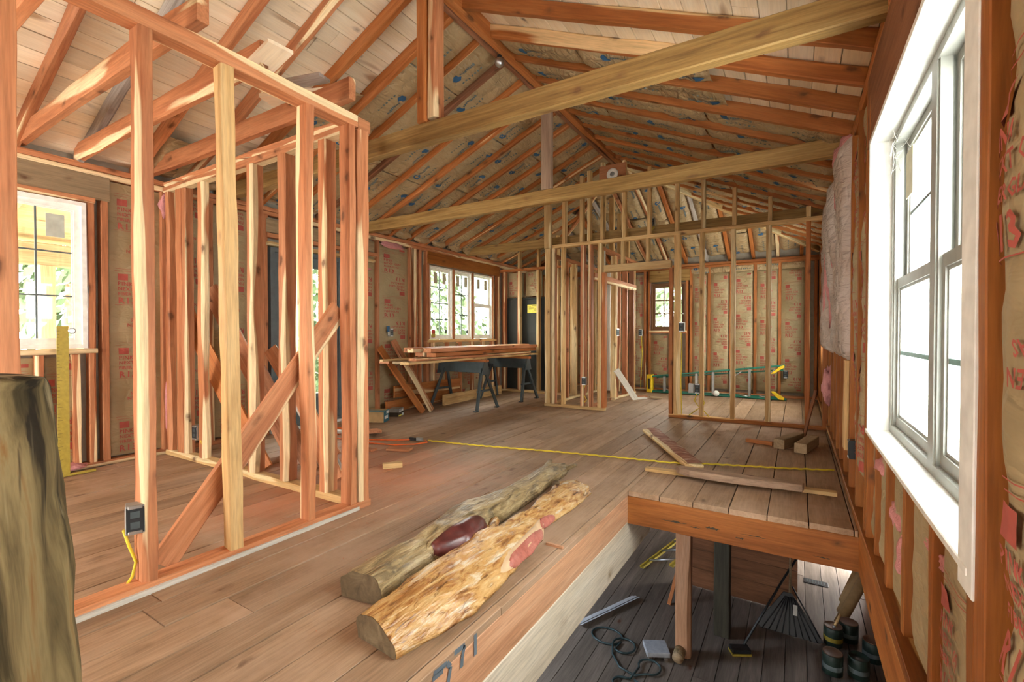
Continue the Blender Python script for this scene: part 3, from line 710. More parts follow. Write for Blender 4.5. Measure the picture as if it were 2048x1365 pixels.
# the big window beside the camera: painted jambs, two double-hung units
w5 = struct('window_5')
for nm, lo, hi in (('jamb_far', (XR-.012, 2.80, .645), (XR+.125, 2.825, 2.03)), ('jamb_near', (XR-.012, 1.205, .60), (XR+.125, 1.23, 2.03)), ('head_jamb', (XR-.012, 1.23, 2.005), (XR+.125, 2.80, 2.03))):
    box(nm, lo, hi, M_JAMB, w5, .002)
box('jamb_casing', (XR-.016, 1.202, .595), (XR-.002, 1.292, 2.03), M_JAMB, w5, .002)
box('sill', (XR-.018, 1.23, .628), (XR+.125, 2.82, .648), M_JAMB, w5, .003)
for y0, y1 in ((1.23, 2.015), (2.015, 2.80)):
    wd = y1-y0; M = T(XR+.115, (y0+y1)/2, .648) @ RL
    wframe(w5, M, wd, 1.357, .035, .085, M_ALMOND); wframe(w5, T(-.022, 0, .012) @ M, wd-.06, 1.333, .02, .03, M_ALMOND, 'track')
    sash(w5, T(-.012, 0, .035) @ M, wd-.075, .67, 1, 2, M_ALMOND, M_TEAL, M_FROST, fr=.042, dp=.028, mr=.018)
    sash(w5, T(.018, 0, .66) @ M, wd-.075, .665, 1, 2, M_ALMOND, M_MUNTIN, M_FROST, fr=.038, dp=.028, mr=.014)
bm = bmesh.new(); bm_box(bm, XR+.108, XR+.110, 2.56, 2.70, 1.70, 1.90); meshobj('sticker', from_bm('s', bm), M_PALEPAPER, Matrix(), w5)
# cobwebs in the far upper corner of the frame
bm = bmesh.new(); rg = random.Random(8)
for k in range(26):
    p = Vector((XR+.07+rg.uniform(-.02, .03), 2.79-rg.uniform(0, .16), 2.0-rg.uniform(0, .14))); q = p+Vector((rg.uniform(-.03, .03), rg.uniform(-.07, .05), rg.uniform(-.07, .05)))
    tube_bm(bm, [p, (p+q)/2+Vector((0, 0, -.006)), q], .0008, 3)
meshobj('cobweb', from_bm('cobweb', bm), M_WHITE, Matrix(), w5)
w6 = struct('window_6'); M = T(XR+.10, 7.85, .76) @ RL
wframe(w6, M, 1.08, 1.28, .04, .09, M_WHITE); sash(w6, T(0, 0, .04) @ M, 1.0, 1.2, 2, 2, M_WHITE, M_MUNTIN, M_GLASS)
w8 = struct('window_8'); M = T(XR+.10, -1.05, .65) @ RL
wframe(w8, M, 1.58, 1.36, .04, .09, M_WHITE); sash(w8, T(0, 0, .04) @ M, 1.5, 1.28, 2, 2, M_WHITE, M_MUNTIN, M_GLASS)
w7 = struct('window_7'); M = T(-2.15, YF+.05, 1.18)
wframe(w7, M, .66, .92, .03, .09, M_BROWNFRAME); sash(w7, T(0, 0, .03) @ M, .60, .86, 3, 3, M_BROWNFRAME, M_BROWNFRAME, M_GLASS, fr=.04, mr=.022)
lathe('knob', [(0, 0), (.016, .002), (.012, .02), (0, .024)], M_STEEL, T(-1.86, YF-.0, 1.5) @ Matrix.Rotation(PI/2, 4, 'X'), w7, 10)

# ------------------------------------------------------------------ roof
roof = struct('ceiling')
RD = .098
def rafter_pts(side, y):
    """underside centre line of a common or jack rafter at y, from wall to ridge/hip"""
    xe = XL-.10 if side == 'L' else XR+.10
    xt = RX-.03 if side == 'L' else RX+.03
    if y > YH:                                    # jack rafter: stops at the hip
        f = (YF-y)/(YF-YH); xt = XL+(RX-XL)*f if side == 'L' else XR+(RX-XR)*f
        f2 = 1
    zf = (lambda x: EAVE+ML*(x-XL)) if side == 'L' else (lambda x: EAVE+MR*(XR-x))
    return Vector((xe, y, zf(xe))), Vector((xt, y, zf(xt)))
def nrm(side): return Vector((-ML, 0, 1)).normalized() if side == 'L' else (Vector((MR, 0, 1)).normalized() if side == 'R' else Vector((0, MH, 1)).normalized())
YLs = [1.07+.373*k for k in range(-9, 23) if -2.5 < 1.07+.373*k < 9.2]
YRs = [2.90+.393*k for k in range(-14, 17) if -2.5 < 2.90+.393*k < 9.2]
for side, ys in (('L', YLs), ('R', YRs)):
    for i, y in enumerate(ys):
        a, b = rafter_pts(side, y); n = nrm(side)
        if (b-a).length < .3: continue
        mt = M_RAFTER if (side == 'R' or y > 2.3) else M_CEDAR
        if side == 'L' and abs(y-1.443) < .05: mt = M_GREYWOOD
        if side == 'L' and abs(y-3.68) < .1: mt = M_DARKCEDAR
        timber('rafter', a+n*RD/2, b+n*RD/2, .05, RD, mt, roof, up=n, wane=.022, rough=.008, seg=12)
# hip end jacks and the two hips
ridge_end = Vector((RX, YH, RZB))
for x in (-4.5, -4.1, -3.7, -3.3, -2.95, -2.55, -2.17, -1.83, -1.46, -1.07, -.68, -.3, .05):
    zt = (EAVE+ML*(x-XL)) if x < RX else EAVE+MR*(XR-x); yt = YF-(zt-EAVE)/MH; n = nrm('H')
    a = Vector((x, YF+.1, EAVE-MH*.1)); b = Vector((x, yt, zt))
    if (b-a).length > .25: timber('rafter', a+n*RD/2, b+n*RD/2, .055, RD, random.choice((M_RAFTER, M_CEDAR, M_GREYWOOD)), roof, up=n, wane=.02, rough=.006, seg=8)
for xc in (XL, XR):
    timber('hip_rafter', Vector((xc, YF, EAVE))+Vector((0, 0, .05)), ridge_end+Vector((0, 0, .05)), .05, .15, M_FIR if xc > 0 else M_CEDAR, roof, wane=.01, seg=10)
timber('ridge_board', (RX-.035, YN, RZB+.02), (RX-.035, YH+.05, RZB+.02), .05, .14, M_DARKCEDAR, roof, wane=.02, seg=20)
timber('ridge_board', (RX+.03, YN, RZB+.05), (RX+.03, YH+.05, RZB+.05), .075, .19, M_RAFTER, roof, wane=.04, rough=.012, seg=20)
# roof boards: one by one, joints between them (the far part lies hidden behind the batts)
def roof_boards(side):
    n = nrm(side); xe, xr = (XL-.12, RX) if side == 'L' else (XR+.12, RX)
    zf = (lambda x: EAVE+ML*(x-XL)) if side == 'L' else (lambda x: EAVE+MR*(XR-x))
    A = Vector((xe, 0, zf(xe))); B = Vector((xr, 0, zf(xr))); Ls = (B-A).length; d = (B-A).normalized()
    wd = .142; k = 0; rng = random.Random(11 if side == 'L' else 12)
    while k*wd < Ls:
        c = A+d*min((k+.5)*wd, Ls)+n*(RD+.012); k += 1
        ya = YN-rng.uniform(.1, 1.0)
        while ya < 5.2:
            yb = ya+rng.uniform(1.9, 3.3)
            off = n*rng.uniform(-.002, .003)
            timber('roof_board', c+Vector((0, ya+.002, 0))+off, c+Vector((0, min(yb, 5.6)-.002, 0))+off, wd-.006, .02, M_ROOF, roof, up=n, wane=0, rough=.002, seg=3, var=rng.randint(0, 2))
            ya = yb
roof_boards('L'); roof_boards('R')
# outer roof skin that keeps the daylight out
V = []
def rp(x, y, z, up=.20): return (x, y, z+up)
bm = bmesh.new()
for quad in ([(XL-.5, YN-.3, EAVE-ML*.5), (RX, YN-.3, RZB), (RX, YH, RZB), (XL-.5, YF+.5, EAVE-ML*.5)],
             [(RX, YN-.3, RZB), (XR+.5, YN-.3, EAVE-MR*.5), (XR+.5, YF+.5, EAVE-MR*.5), (RX, YH, RZB)],
             [(XL-.5, YF+.5, EAVE-ML*.5), (RX, YH, RZB), (XR+.5, YF+.5, EAVE-MR*.5)]):
    lo = [bm.verts.new(rp(*p)) for p in quad]; hi = [bm.verts.new(rp(*p, .26)) for p in quad]
    bm.faces.new(lo); bm.faces.new(hi[::-1])
    for i in range(len(quad)): bm.faces.new((lo[i], hi[i], hi[(i+1) % len(quad)], lo[(i+1) % len(quad)]))
bmesh.ops.recalc_face_normals(bm, faces=bm.faces[:])
meshobj('roof_skin', from_bm('roof_skin', bm), M_SIDING, Matrix(), roof)
# batts between the rafters
for side, ys in (('L', YLs), ('R', YRs)):
    n = nrm(side); rng = random.Random(21)
    for i, (ya, yb) in enumerate(zip(ys, ys[1:])):
        ym = (ya+yb)/2
        lo, hi = 0., 1.
        if side == 'L':
            if ym < 1.9: continue
            if ym < 2.1: hi = .22
            elif ym < 2.4: hi = .14
            elif ym < 2.75: hi = .64
        else:
            if ym < 3.25: continue
            if ym < 3.6: lo = .36
            elif ym < 4.0: lo = .34
        a, b = rafter_pts(side, yb if ym > YH else ym)
        a.y = b.y = ym
        up = n*.05; d = b-a
        ce = .05 if lo == 0 else lo
        cuts = [ce]
        while cuts[-1] < hi-.02:
            st = min(1.19/d.length*rng.uniform(.85, 1.05), .5)
            nx = cuts[-1]+st
            cuts.append(hi if hi-nx < .15 else nx)
        for q, r in zip(cuts, cuts[1:]):
            batt(roof, a+d*q+up, a+d*(r-.004)+up, yb-ya-.052, -n, 'blue', rng.choice((.035, .045, .055)) if ym > 5 or side == 'R' else .03)
n = nrm('H')
hx = [-4.5, -4.1, -3.7, -3.3, -2.95, -2.55, -2.17, -1.83, -1.46, -1.07, -.68, -.3, .05]
for i, (xa, xb) in enumerate(zip(hx, hx[1:])):
    xm = (xa+xb)/2; zt = (EAVE+ML*(xm-XL)) if xm < RX else EAVE+MR*(XR-xm); yt = YF-(zt-EAVE)/MH
    a = Vector((xm, YF-.05, EAVE+MH*.05)); b = Vector((xm, yt, zt)); d = b-a
    if d.length < .3: continue
    m = .5 if d.length > 1.0 else 1.
    batt(roof, a+n*.06, a+d*m+n*.06, xb-xa-.06, -n, 'blue', .085)
    if m < 1: batt(roof, a+d*(m+.01)+n*.06, b+n*.06, xb-xa-.06, -n, 'blue', .085)
# ------------------------------------------------------------------ stair opening beams
t = thing('header_beam', (OX, OY+.03, -.25), 'wide orange header beam across the far side of the stair opening', 'beam')
timber('beam', (OX, OY+.0, -.135), (XR+.01, OY+.0, -.135), .05, .195, M_HEADER, t, wane=0, rough=.006, seg=14)
# dark splits and knots that are holes in the face
rg = random.Random(3)
bm = bmesh.new()
for (x, z, l, h) in ((-.70, -.155, .17, .006), (-.46, -.15, .09, .012), (-.22, -.145, .16, .005), (-.30, -.175, .05, .010), (.13, -.19, .10, .005), (-.56, -.165, .08, .005)):
    cz = [z+.010*noise.noise(Vector((k*.8, x*9, 0))) for k in range(11)]; hh = [h*(.25+abs(noise.noise(Vector((k*1.3, x*5, 7))))*2)*math.sin(PI*(k+.3)/10.6) for k in range(11)]
    vs = [bm.verts.new((x+l*(k/10-.5), OY-.0288, cz[k]+hh[k])) for k in range(11)]+[bm.verts.new((x+l*(k/10-.5), OY-.0288, cz[k]-hh[k]*.7)) for k in range(10, -1, -1)]
    bm.faces.new(vs)
meshobj('split', from_bm('split', bm), M_SCALE, Matrix(), t)
t = thing('trimmer_beam', (OX, YN, -.23), 'salmon coloured trimmer beam with small dark knots along the stair opening, marked in ink', 'beam')
timber('beam', (OX-.04, YN, -.132), (OX-.04, OY+.02, -.132), .08, .19, M_TRIM, t, wane=0, rough=.002, seg=14)
# hand-inked figures on its upper edge
bm = bmesh.new()
def stroke(pts, wd=.016):
    pts = [Vector(p) for p in pts]
    for a, b in zip(pts, pts[1:]):
        d = (b-a).normalized(); s = Vector((0, -d.z, d.y))*wd/2
        bm.faces.new([bm.verts.new(p) for p in (a-s, b-s, b+s, a+s)])
X_ = OX+.0035
for y, pl in ((1.42, [[(0, -.045), (.0, -.125)]]), (1.325, [[(-.03, -.045), (.03, -.05), (.015, -.085), (.012, -.12)]]), (1.225, [[(-.04, -.05), (.03, -.055), (.05, -.08), (.035, -.13)], [(-.045, -.065), (.01, -.068)]]), (1.13, [[(-.05, -.06), (.02, -.065), (.02, -.135)], [(-.02, -.06), (-.04, -.09)]])):
    for q in pl: stroke([(X_, y+a-.02, z+.035) for a, z in q], .018)
meshobj('ink_mark', from_bm('ink', bm), M_BLUEINK, Matrix(), t)
t = thing('support_beam', (OX-.05, YN, -.52), 'pale smooth support beam under the salmon trimmer of the stair opening', 'beam')
timber('beam', (OX-.045, YN, -.365), (OX-.045, OY+.55, -.365), .09, .275, M_PALE, t, wane=0, rough=.003, seg=10)
box('floor_notch', (OX-.1, 2.17, .0005), (OX-.004, 2.186, .012), M_TRIM, floor)

# ------------------------------------------------------------------ tie beams, king posts, ceiling joists
for (y, z0, lab) in ((2.52, 2.44, 'long yellow-brown pine tie beam nearest the camera, crossing the whole room under the roof'), (4.34, 2.455, 'second pine tie beam from the camera, with a round brown knot, crossing mid room'), (6.62, 2.475, 'dark pine tie beam just behind the gable studs of the far partition')):
    t = thing('tie_beam', (XL, y, z0), lab, 'beam')
    timber('beam', (XL-.08, y, z0+.068), (XR+.10, y, z0+.068), .075, .137, M_PINE, t, wane=.006, rough=.006, seg=16)
t = thing('king_post', (-2.2, 2.52, 2.575), 'doubled orange cedar king post hanging from the ridge to the nearest tie beam', 'post')
timber('post', (-2.245, 2.51, 2.578), (-2.245, 2.51, 3.54), .07, .10, M_RAFTER, t, up=(0, 1, 0), wane=.01)
timber('post', (-2.165, 2.53, 2.60), (-2.165, 2.53, 3.54), .085, .09, M_CEDAR, t, up=(0, 1, 0), wane=.02)
t = thing('king_post', (-2.2, 4.32, 2.59), 'dull grey-brown king post standing on the second tie beam', 'post')
timber('post', (-2.21, 4.32, 2.592), (-2.21, 4.32, 3.54), .115, .05, M_KING, t, up=(0, 1, 0), wane=0)
for y, xe, z, lab in ((.66, -2.27, 2.52, 'cedar ceiling joist at the upper left edge of the view, nearest of the joists'), (1.10, -2.31, 2.52, 'cedar ceiling joist whose sawn end sticks out past the left partition plate'), (1.43, -2.38, 2.50, 'cedar ceiling joist in the middle, running to the pale crooked stud'), (1.93, -2.30, 2.52, 'cedar ceiling joist just above the crosswise stud frame')):
    t = thing('ceiling_joist', (XL, y, z), lab, 'joist', 'ceiling joists over the left room')
    timber('joist', (XL-.05, y, z+.07), (xe, y, z+.06), .048, .13, M_CEDAR, t, wane=.02, rough=.008, seg=12)
# offcuts left on the plate and joists
for p0, p1, wd, th, m, lab in (((-2.50, 1.44, 2.50), (-2.22, 1.42, 2.545), .13, .02, M_ROOF, 'short pale board offcut lying on the left partition plate'), ((-3.05, 1.84, 2.67), (-2.55, 2.02, 2.665), .13, .02, M_ROOF, 'pale board offcut resting on the last ceiling joist'), ((-3.0, 1.80, 2.715), (-2.52, 1.9, 2.70), .10, .02, M_GREYWOOD, 'weathered board offcut resting on the last ceiling joist, darker one')):
    t = thing('board_offcut', p0, lab, 'offcut'); timber('board', p0, p1, wd, th, m, t, wane=0, seg=3)

# ------------------------------------------------------------------ stud frames of the partitions
def frame_thing(name, loc, label): return thing(name, loc, label, 'stud wall')
A = frame_thing('partition_frame', (-2.39, .5, 0), 'reddish cedar stud frame at left with a diagonal brace, nearest the camera')
timber('sole_plate', (-2.39, -.5, .024), (-2.39, 2.0, .024), .095, .045, M_CEDAR, A, wane=.004, rough=.003, seg=14, var=1)
timber('bottom_strip', (-2.338, -.5, .008), (-2.338, 1.995, .008), .012, .03, M_WHITEBOARD, A, wane=0, rough=.002, seg=14)
timber('sole_plate', (-2.39, 2.002, .024), (-2.39, 2.095, .024), .095, .045, M_CEDAR, A, wane=0, seg=2)
timber('top_plate', (-2.39, -.5, 2.43), (-2.39, 2.003, 2.43), .10, .075, M_CEDAR, A, wane=.006, rough=.006, seg=18, var=3)
timber('top_plate', (-2.39, 2.005, 2.42), (-2.39, 2.10, 2.42), .10, .075, M_CEDAR, A, wane=0, seg=2)
for y, dx, wd, dp, m, tw in ((.10, 0, .045, .09, M_CEDAR, 0), (.485, 0, .06, .09, M_CEDAR, 0), (.895, 0, .05, .09, M_CEDAR, 0), (1.255, .01, .062, .085, M_FIR, .14), (1.67, 0, .052, .09, M_CEDAR, 0), (1.96, 0, .045, .095, M_CEDAR, 0), (2.045, 0, .075, .095, M_CEDAR, 0)):
    timber('stud', (-2.39+dx, y, .047), (-2.39+dx, y+(0.0 if m is M_CEDAR else -.03), 2.393), dp, wd, m, A, up=(math.sin(tw), math.cos(tw), 0), wane=.026, rough=.009, seg=16)
timber('brace', (-2.465, .98, .05), (-2.465, 1.955, 1.26), .025, .125, M_CEDAR, A, up=(0, -1, 1), wane=.03, rough=.008, seg=12)
B = frame_thing('partition_frame', (-3.6, 2.05, 0), 'crosswise cedar stud frame behind the left partition, meeting the left wall')
timber('sole_plate', (XL+.01, 2.05, .024), (-2.44, 2.05, .024), .09, .045, M_FIR, B, wane=.03, rough=.008, seg=14)
timber('top_plate', (XL, 2.05, 2.415), (-2.44, 2.05, 2.415), .09, .045, M_CEDAR, B, wane=.02, seg=14)
timber('top_plate', (XL, 2.06, 2.465), (-2.44, 2.06, 2.465), .09, .045, M_CEDAR, B, wane=.04, rough=.012, seg=14)
for x, wd in ((-4.88, .05), (-4.70, .10), (-4.32, .09), (-3.55, .075), (-3.15, .08), (-2.70, .075)):
    timber('stud', (x, 2.05, .047), (x, 2.05, 2.392), .09 if wd < .09 else .06, wd, M_CEDAR, B, up=(1, 0, 0), wane=.025, rough=.008, seg=14)
timber('nailer', (-4.62, 2.06, .047), (-4.62, 2.06, 2.39), .07, .06, M_CEDAR, B, up=(1, 0, 0), wane=.02, seg=10)
C = frame_thing('partition_frame', (-1.5, 6.45, 0), 'yellowish stud partition with a doorway across the middle of the far room, reaching up to the roof')
YC = 6.45
timber('sole_plate', (-1.46, YC, .024), (XR, YC, .024), .09, .045, M_HEADER, C, wane=.008, seg=10)
timber('sole_plate', (-3.32, YC, .024), (-2.36, YC, .024), .09, .04, M_FIR, C, wane=.008, seg=6)
timber('top_plate', (-3.32, YC, 2.435), (XR, YC, 2.435), .09, .05, M_FIR, C, wane=0, seg=14)
timber('door_header', (-2.36, YC-.005, 2.04), (-1.44, YC-.005, 2.04), .095, .10, M_FIR, C, wane=0)
for x, wd, m in ((-3.27, .09, M_FIR), (-3.175, .05, M_CEDAR), (-3.02, .045, M_FIR), (-2.70, .05, M_CEDAR), (-2.58, .05, M_CEDAR), (-2.435, .055, M_FIR), (-2.375, .05, M_RAFTER), (-1.435, .045, M_RAFTER), (-1.36, .075, M_FIR), (-1.055, .05, M_FIR), (-.69, .05, M_FIR), (-.30, .055, M_FIR), (.10, .05, M_RAFTER), (.275, .045, M_RAFTER)):
    top = 1.99 if x in (-2.375, -1.435) else 2.41
    timber('stud', (x, YC, .047), (x, YC, top), .09, wd, m, C, up=(1, 0, 0), wane=.010, rough=.005, seg=10)
for x in (-2.1, -1.75): timber('cripple_stud', (x, YC, 2.092), (x, YC, 2.41), .09, .042, M_FIR, C, up=(1, 0, 0), wane=0, seg=3)
for x in (-3.25, -3.0, -2.72, -2.60, -2.40, -2.08, -1.73, -1.37, -1.04, -.68, -.29, .10):
    m = M_FIR if x > -2.5 else random.choice((M_FIR, M_CEDAR))
    timber('gable_stud', (x, YC, 2.462), (x, YC, zroof(x)-.004), .085, .048, m, C, up=(1, 0, 0), wane=.006, rough=.006, seg=8)
t = C
timber('post', (-3.22, 6.33, 2.40), (-3.22, 6.33, 3.15), .05, .11, M_FIR, C, up=(1, 0, 0), wane=.01)
# closet and hall frames behind it
Dd = frame_thing('partition_frame', (-4.1, 7.72, 0), 'shower room stud frame in front of the black panel, in the far left corner')
timber('sole_plate', (XL, 7.72, .024), (-3.4, 7.72, .024), .09, .04, M_FIR, Dd, wane=.01)
timber('top_plate', (XL, 7.72, 2.33), (-3.4, 7.72, 2.33), .09, .045, M_RAFTER, Dd)
for x, m in ((-4.86, M_CEDAR), (-4.53, M_CEDAR), (-4.12, M_FIR), (-3.72, M_FIR), (-3.44, M_FIR)): timber('stud', (x, 7.72, .047), (x, 7.72, 2.305), .09, .05, m, Dd, up=(1, 0, 0), wane=.012, seg=10)
for x in (-4.53, -4.12, -3.72): timber('cripple_stud', (x, 7.72, 2.355), (x, 7.72, min(zroof(x, 7.72), 2.9)), .08, .045, M_FIR, Dd, up=(1, 0, 0), wane=0, seg=3)
Ee = frame_thing('partition_frame', (-2.62, 7.5, 0), 'hall stud frame running back from the doorway towards the far wall, with a pair of low headers')
timber('top_plate', (-2.62, 6.5, 2.44), (-2.62, 9.0, 2.44), .09, .05, M_CEDAR, Ee, seg=10)
timber('door_header', (-2.60, 6.55, 1.965), (-2.60, 8.62, 1.965), .09, .10, M_CEDAR, Ee)
for y, m in ((6.95, M_FIR), (7.02, M_WHITEBOARD), (7.55, M_FIR), (7.62, M_CEDAR), (8.15, M_CEDAR), (8.55, M_DARKCEDAR), (8.62, M_FIR)):
    timber('stud', (-2.62, y, .047), (-2.62, y, 2.41), .09, .05, m, Ee, up=(0, 1, 0), wane=.01, seg=10)
timber('sole_plate', (-2.62, 6.5, .024), (-2.62, 7.1, .024), .09, .04, M_CEDAR, Ee)
timber('sole_plate', (-2.62, 7.5, .024), (-2.62, 8.7, .024), .09, .04, M_CEDAR, Ee)
for y in (7.0, 7.4, 7.8, 8.2): timber('gable_stud', (-2.60, y, 2.47), (-2.60, y, zroof(-2.60, y)-.01), .08, .045, M_FIR, Ee, up=(0, 1, 0), wane=0, seg=3)
G = frame_thing('partition_frame', (-3.35, 7.0, 0), 'closet stud frame behind the left part of the middle partition, beside the shower room')
timber('top_plate', (-3.30, 6.5, 2.34), (-3.30, 8.6, 2.34), .09, .05, M_CEDAR, G)
timber('sole_plate', (-3.30, 6.5, .024), (-3.30, 8.6, .024), .09, .04, M_FIR, G)
for y, m in ((6.7, M_RAFTER), (7.15, M_CEDAR), (7.5, M_FIR), (7.95, M_CEDAR), (8.4, M_FIR)): timber('stud', (-3.30, y, .047), (-3.30, y, 2.315), .09, .05, m, G, up=(0, 1, 0), wane=.01, seg=8)
for x, m in ((-3.05, M_WHITEBOARD), (-2.86, M_CEDAR)): timber('stud', (x, 8.5, .047), (x, 8.5, 2.315), .05, .09, m, G, wane=.01, up=(1, 0, 0), seg=8)
timber('top_plate', (-3.30, 8.5, 2.34), (-2.67, 8.5, 2.34), .09, .05, M_CEDAR, G)

# black panel behind the shower room frame, with a yellow note
t = thing('black_panel', (-4.3, 7.86, .05), 'tall black panel with a yellow note, standing behind the shower room studs', 'panel')
for k, (xa, xb) in enumerate(((-4.92, -4.52), (-4.52, -4.10), (-4.10, -3.62))):
    box('panel_sheet', (xa+.004, 7.80+.006*(k % 2), .05), (xb-.004, 7.83, 1.78), M_BLACKPANEL, t, .006)
box('panel_rim', (-4.93, 7.79, 1.78), (-3.62, 7.85, 1.81), M_BLACKPANEL, t, .006)
nt = box('note', (-4.40, 7.788, 1.51), (-4.19, 7.791, 1.67), M_NOTE, t)
bm = bmesh.new()
for z, a, b in ((1.645, -4.30, -4.21), (1.625, -4.38, -4.32), (1.60, -4.37, -4.27), (1.58, -4.37, -4.30), (1.56, -4.26, -4.21), (1.585, -4.25, -4.22)): bm_box(bm, a, b, 7.7865, 7.788, z, z+.007)
meshobj('note_line', from_bm('lines', bm), M_SCALE, Matrix(), nt)
for i, x in enumerate((-4.72, -4.3, -3.9)): batt(wf, (x, 7.86, 1.84), (x, 7.86, 2.30), .34, (0, -1, 0), 'red', .03, i)

# ------------------------------------------------------------------ outlet boxes with yellow cable
def outlet_box(loc, rz, label, s=1.0, cable=None, body=None):
    t = thing('outlet_box', loc, label, 'electrical box', rz=rz); B0 = WM[t]
    bm = bmesh.new(); bm_box(bm, -.03*s, .03*s, -.0, .055*s, -.055*s, .055*s); bevel(bm, .003)
    meshobj('box_body', from_bm('b', bm), body or M_BOXMETAL, B0, t)
    bm = bmesh.new(); bm_box(bm, -.027*s, .027*s, -.004, .001, -.047*s, .047*s); meshobj('receptacle', from_bm('r', bm), M_BLACK, B0, t)
    for z in (-.048, .048):
        bm = bmesh.new(); bm_box(bm, -.022*s, .022*s, -.007, -.002, z*s-.007, z*s+.007); bevel(bm, .002); meshobj('mounting_ear', from_bm('e', bm), M_STEEL, B0, t)
    for z in (-.02, .02):
        bm = bmesh.new(); bm_box(bm, -.016, .016, -.0058, -.0038, z*s-.013*s, z*s+.013*s); bevel(bm, .001); meshobj('socket_face', from_bm('s', bm), M_DARKSTEEL, B0, t)
    if body is None:
        bm = bmesh.new(); bm_box(bm, -.0312*s, -.03*s, .015*s, .04*s, -.035*s, .035*s); meshobj('side_label', from_bm('l', bm), M_LIGHTPRINT, B0, t)
    if cable: tube('cable', cable, .0055*s, M_YCABLE, t, 8)
    return t
# rz: the face (-y of the box) is turned to the viewer
outlet_box((-2.36, .845, .325), R(70), 'grey outlet box with yellow cable on the first near stud of the left partition', 1.1, [(-2.42, .825, .275), (-2.425, .845, .20), (-2.405, .862, .13), (-2.41, .85, .07), (-2.415, .835, .045)])
outlet_box((-4.40, 2.0, .26), R(5), 'small grey outlet box with a short yellow cable on the crosswise frame', 1.1, [(-4.33, 2.02, .20), (-4.32, 2.03, .12), (-4.36, 2.035, .07), (-4.34, 2.04, .045)])
outlet_box((-4.905, 4.78, 1.13), R(90), 'outlet box on a blue bracket on the left wall, above the leaning boards', 1.0)
outlet_box((-2.67, 6.40, .42), R(5), 'outlet box with looping yellow cables in the closet front, left of the doorway', 1.1, [(-2.66, 6.43, .36), (-2.70, 6.44, .24), (-2.64, 6.44, .14), (-2.72, 6.43, .05)])
t = outlet_box((-1.10, 6.40, .40), R(0), 'double outlet box with dangling yellow cables on the first stud right of the doorway', 1.15, [(-1.11, 6.43, .34), (-1.14, 6.44, .24), (-1.08, 6.45, .15), (-1.20, 6.40, .05)])
tube('cable', [(-1.06, 6.44, .34), (-1.02, 6.44, .22), (-1.05, 6.45, .14), (-.96, 6.42, .05)], .006, M_YCABLE, t)
bm = bmesh.new(); bm_box(bm, -.11, -.045, .0, .06, -.06, .06); bevel(bm, .003); meshobj('box_body', from_bm('b', bm), M_BOXMETAL, WM[t], t)
outlet_box((-.17, 9.26, .42), R(0), 'black outlet box low on the far wall, above the right end of the green ladder', 1.2, None, M_BLACK)
outlet_box((-1.30, 6.40, 1.20), R(0), 'grey switch box at window height on the doorway stud, cable falling below it', 1.2, [(-1.31, 6.44, 1.13), (-1.30, 6.44, .9), (-1.31, 6.44, .5), (-1.30, 6.44, .05)])
outlet_box((-2.56, 7.6, 1.14), R(60), 'switch box facing the doorway on the hall frame', 1.1)
outlet_box((-2.66, 9.25, 1.14), R(0), 'grey switch box left of the far window, with a yellow cable hanging down', 1.2, [(-2.64, 9.28, 1.08), (-2.63, 9.28, .7), (-2.65, 9.28, .3), (-2.66, 9.28, .05)])
outlet_box((XR-.01, 3.72, .36), R(-90), 'black outlet box low on the right wall near the stair opening', 1.1, None, M_BLACK)
outlet_box((-1.72, 6.54, 2.66), R(0), 'black box hanging on the dark tie beam behind the gable studs', 1.0, [(-1.70, 6.56, 2.60), (-1.74, 6.56, 2.52), (-1.70, 6.55, 2.45)])

# ------------------------------------------------------------------ ball lamp under the ridge, ring fitting in the gable
t = thing('ball_lamp', (RX+.02, 3.48, 3.49), 'small silvery glass ball hanging under the ridge board', 'lamp')
lathe('glass_ball', [(.001, -.042), (.018, -.038), (.034, -.024), (.042, 0), (.034, .024), (.02, .036), (.012, .04)], M_STEEL, T(RX+.02, 3.48, 3.49), t, 20)
lathe('socket', [(.018, .035), (.02, .04), (.02, .06), (.012, .065)], M_BLACK, T(RX+.02, 3.48, 3.49), t, 14)
t = thing('ring_fitting', (-2.26, 6.36, 3.36), 'round white fitting with a dark centre on a wooden board high in the gable', 'fixture')
box('backing_board', (-2.44, 6.40, 3.24), (-2.05, 6.425, 3.50), M_CEDAR, t, .003)
lathe('ring', [(.045, 0), (.10, 0), (.105, .012), (.095, .022), (.06, .026), (.045, .02)], M_WHITE, T(-2.24, 6.40, 3.36) @ Matrix.Scale(.8, 4) @ Matrix.Rotation(PI/2, 4, 'X'), t, 24)
lathe('hub', [(.001, .0), (.042, .002), (.04, .012), (.02, .018), (.001, .018)], M_BOXMETAL, T(-2.24, 6.398, 3.36) @ Matrix.Rotation(PI/2, 4, 'X'), t, 16)

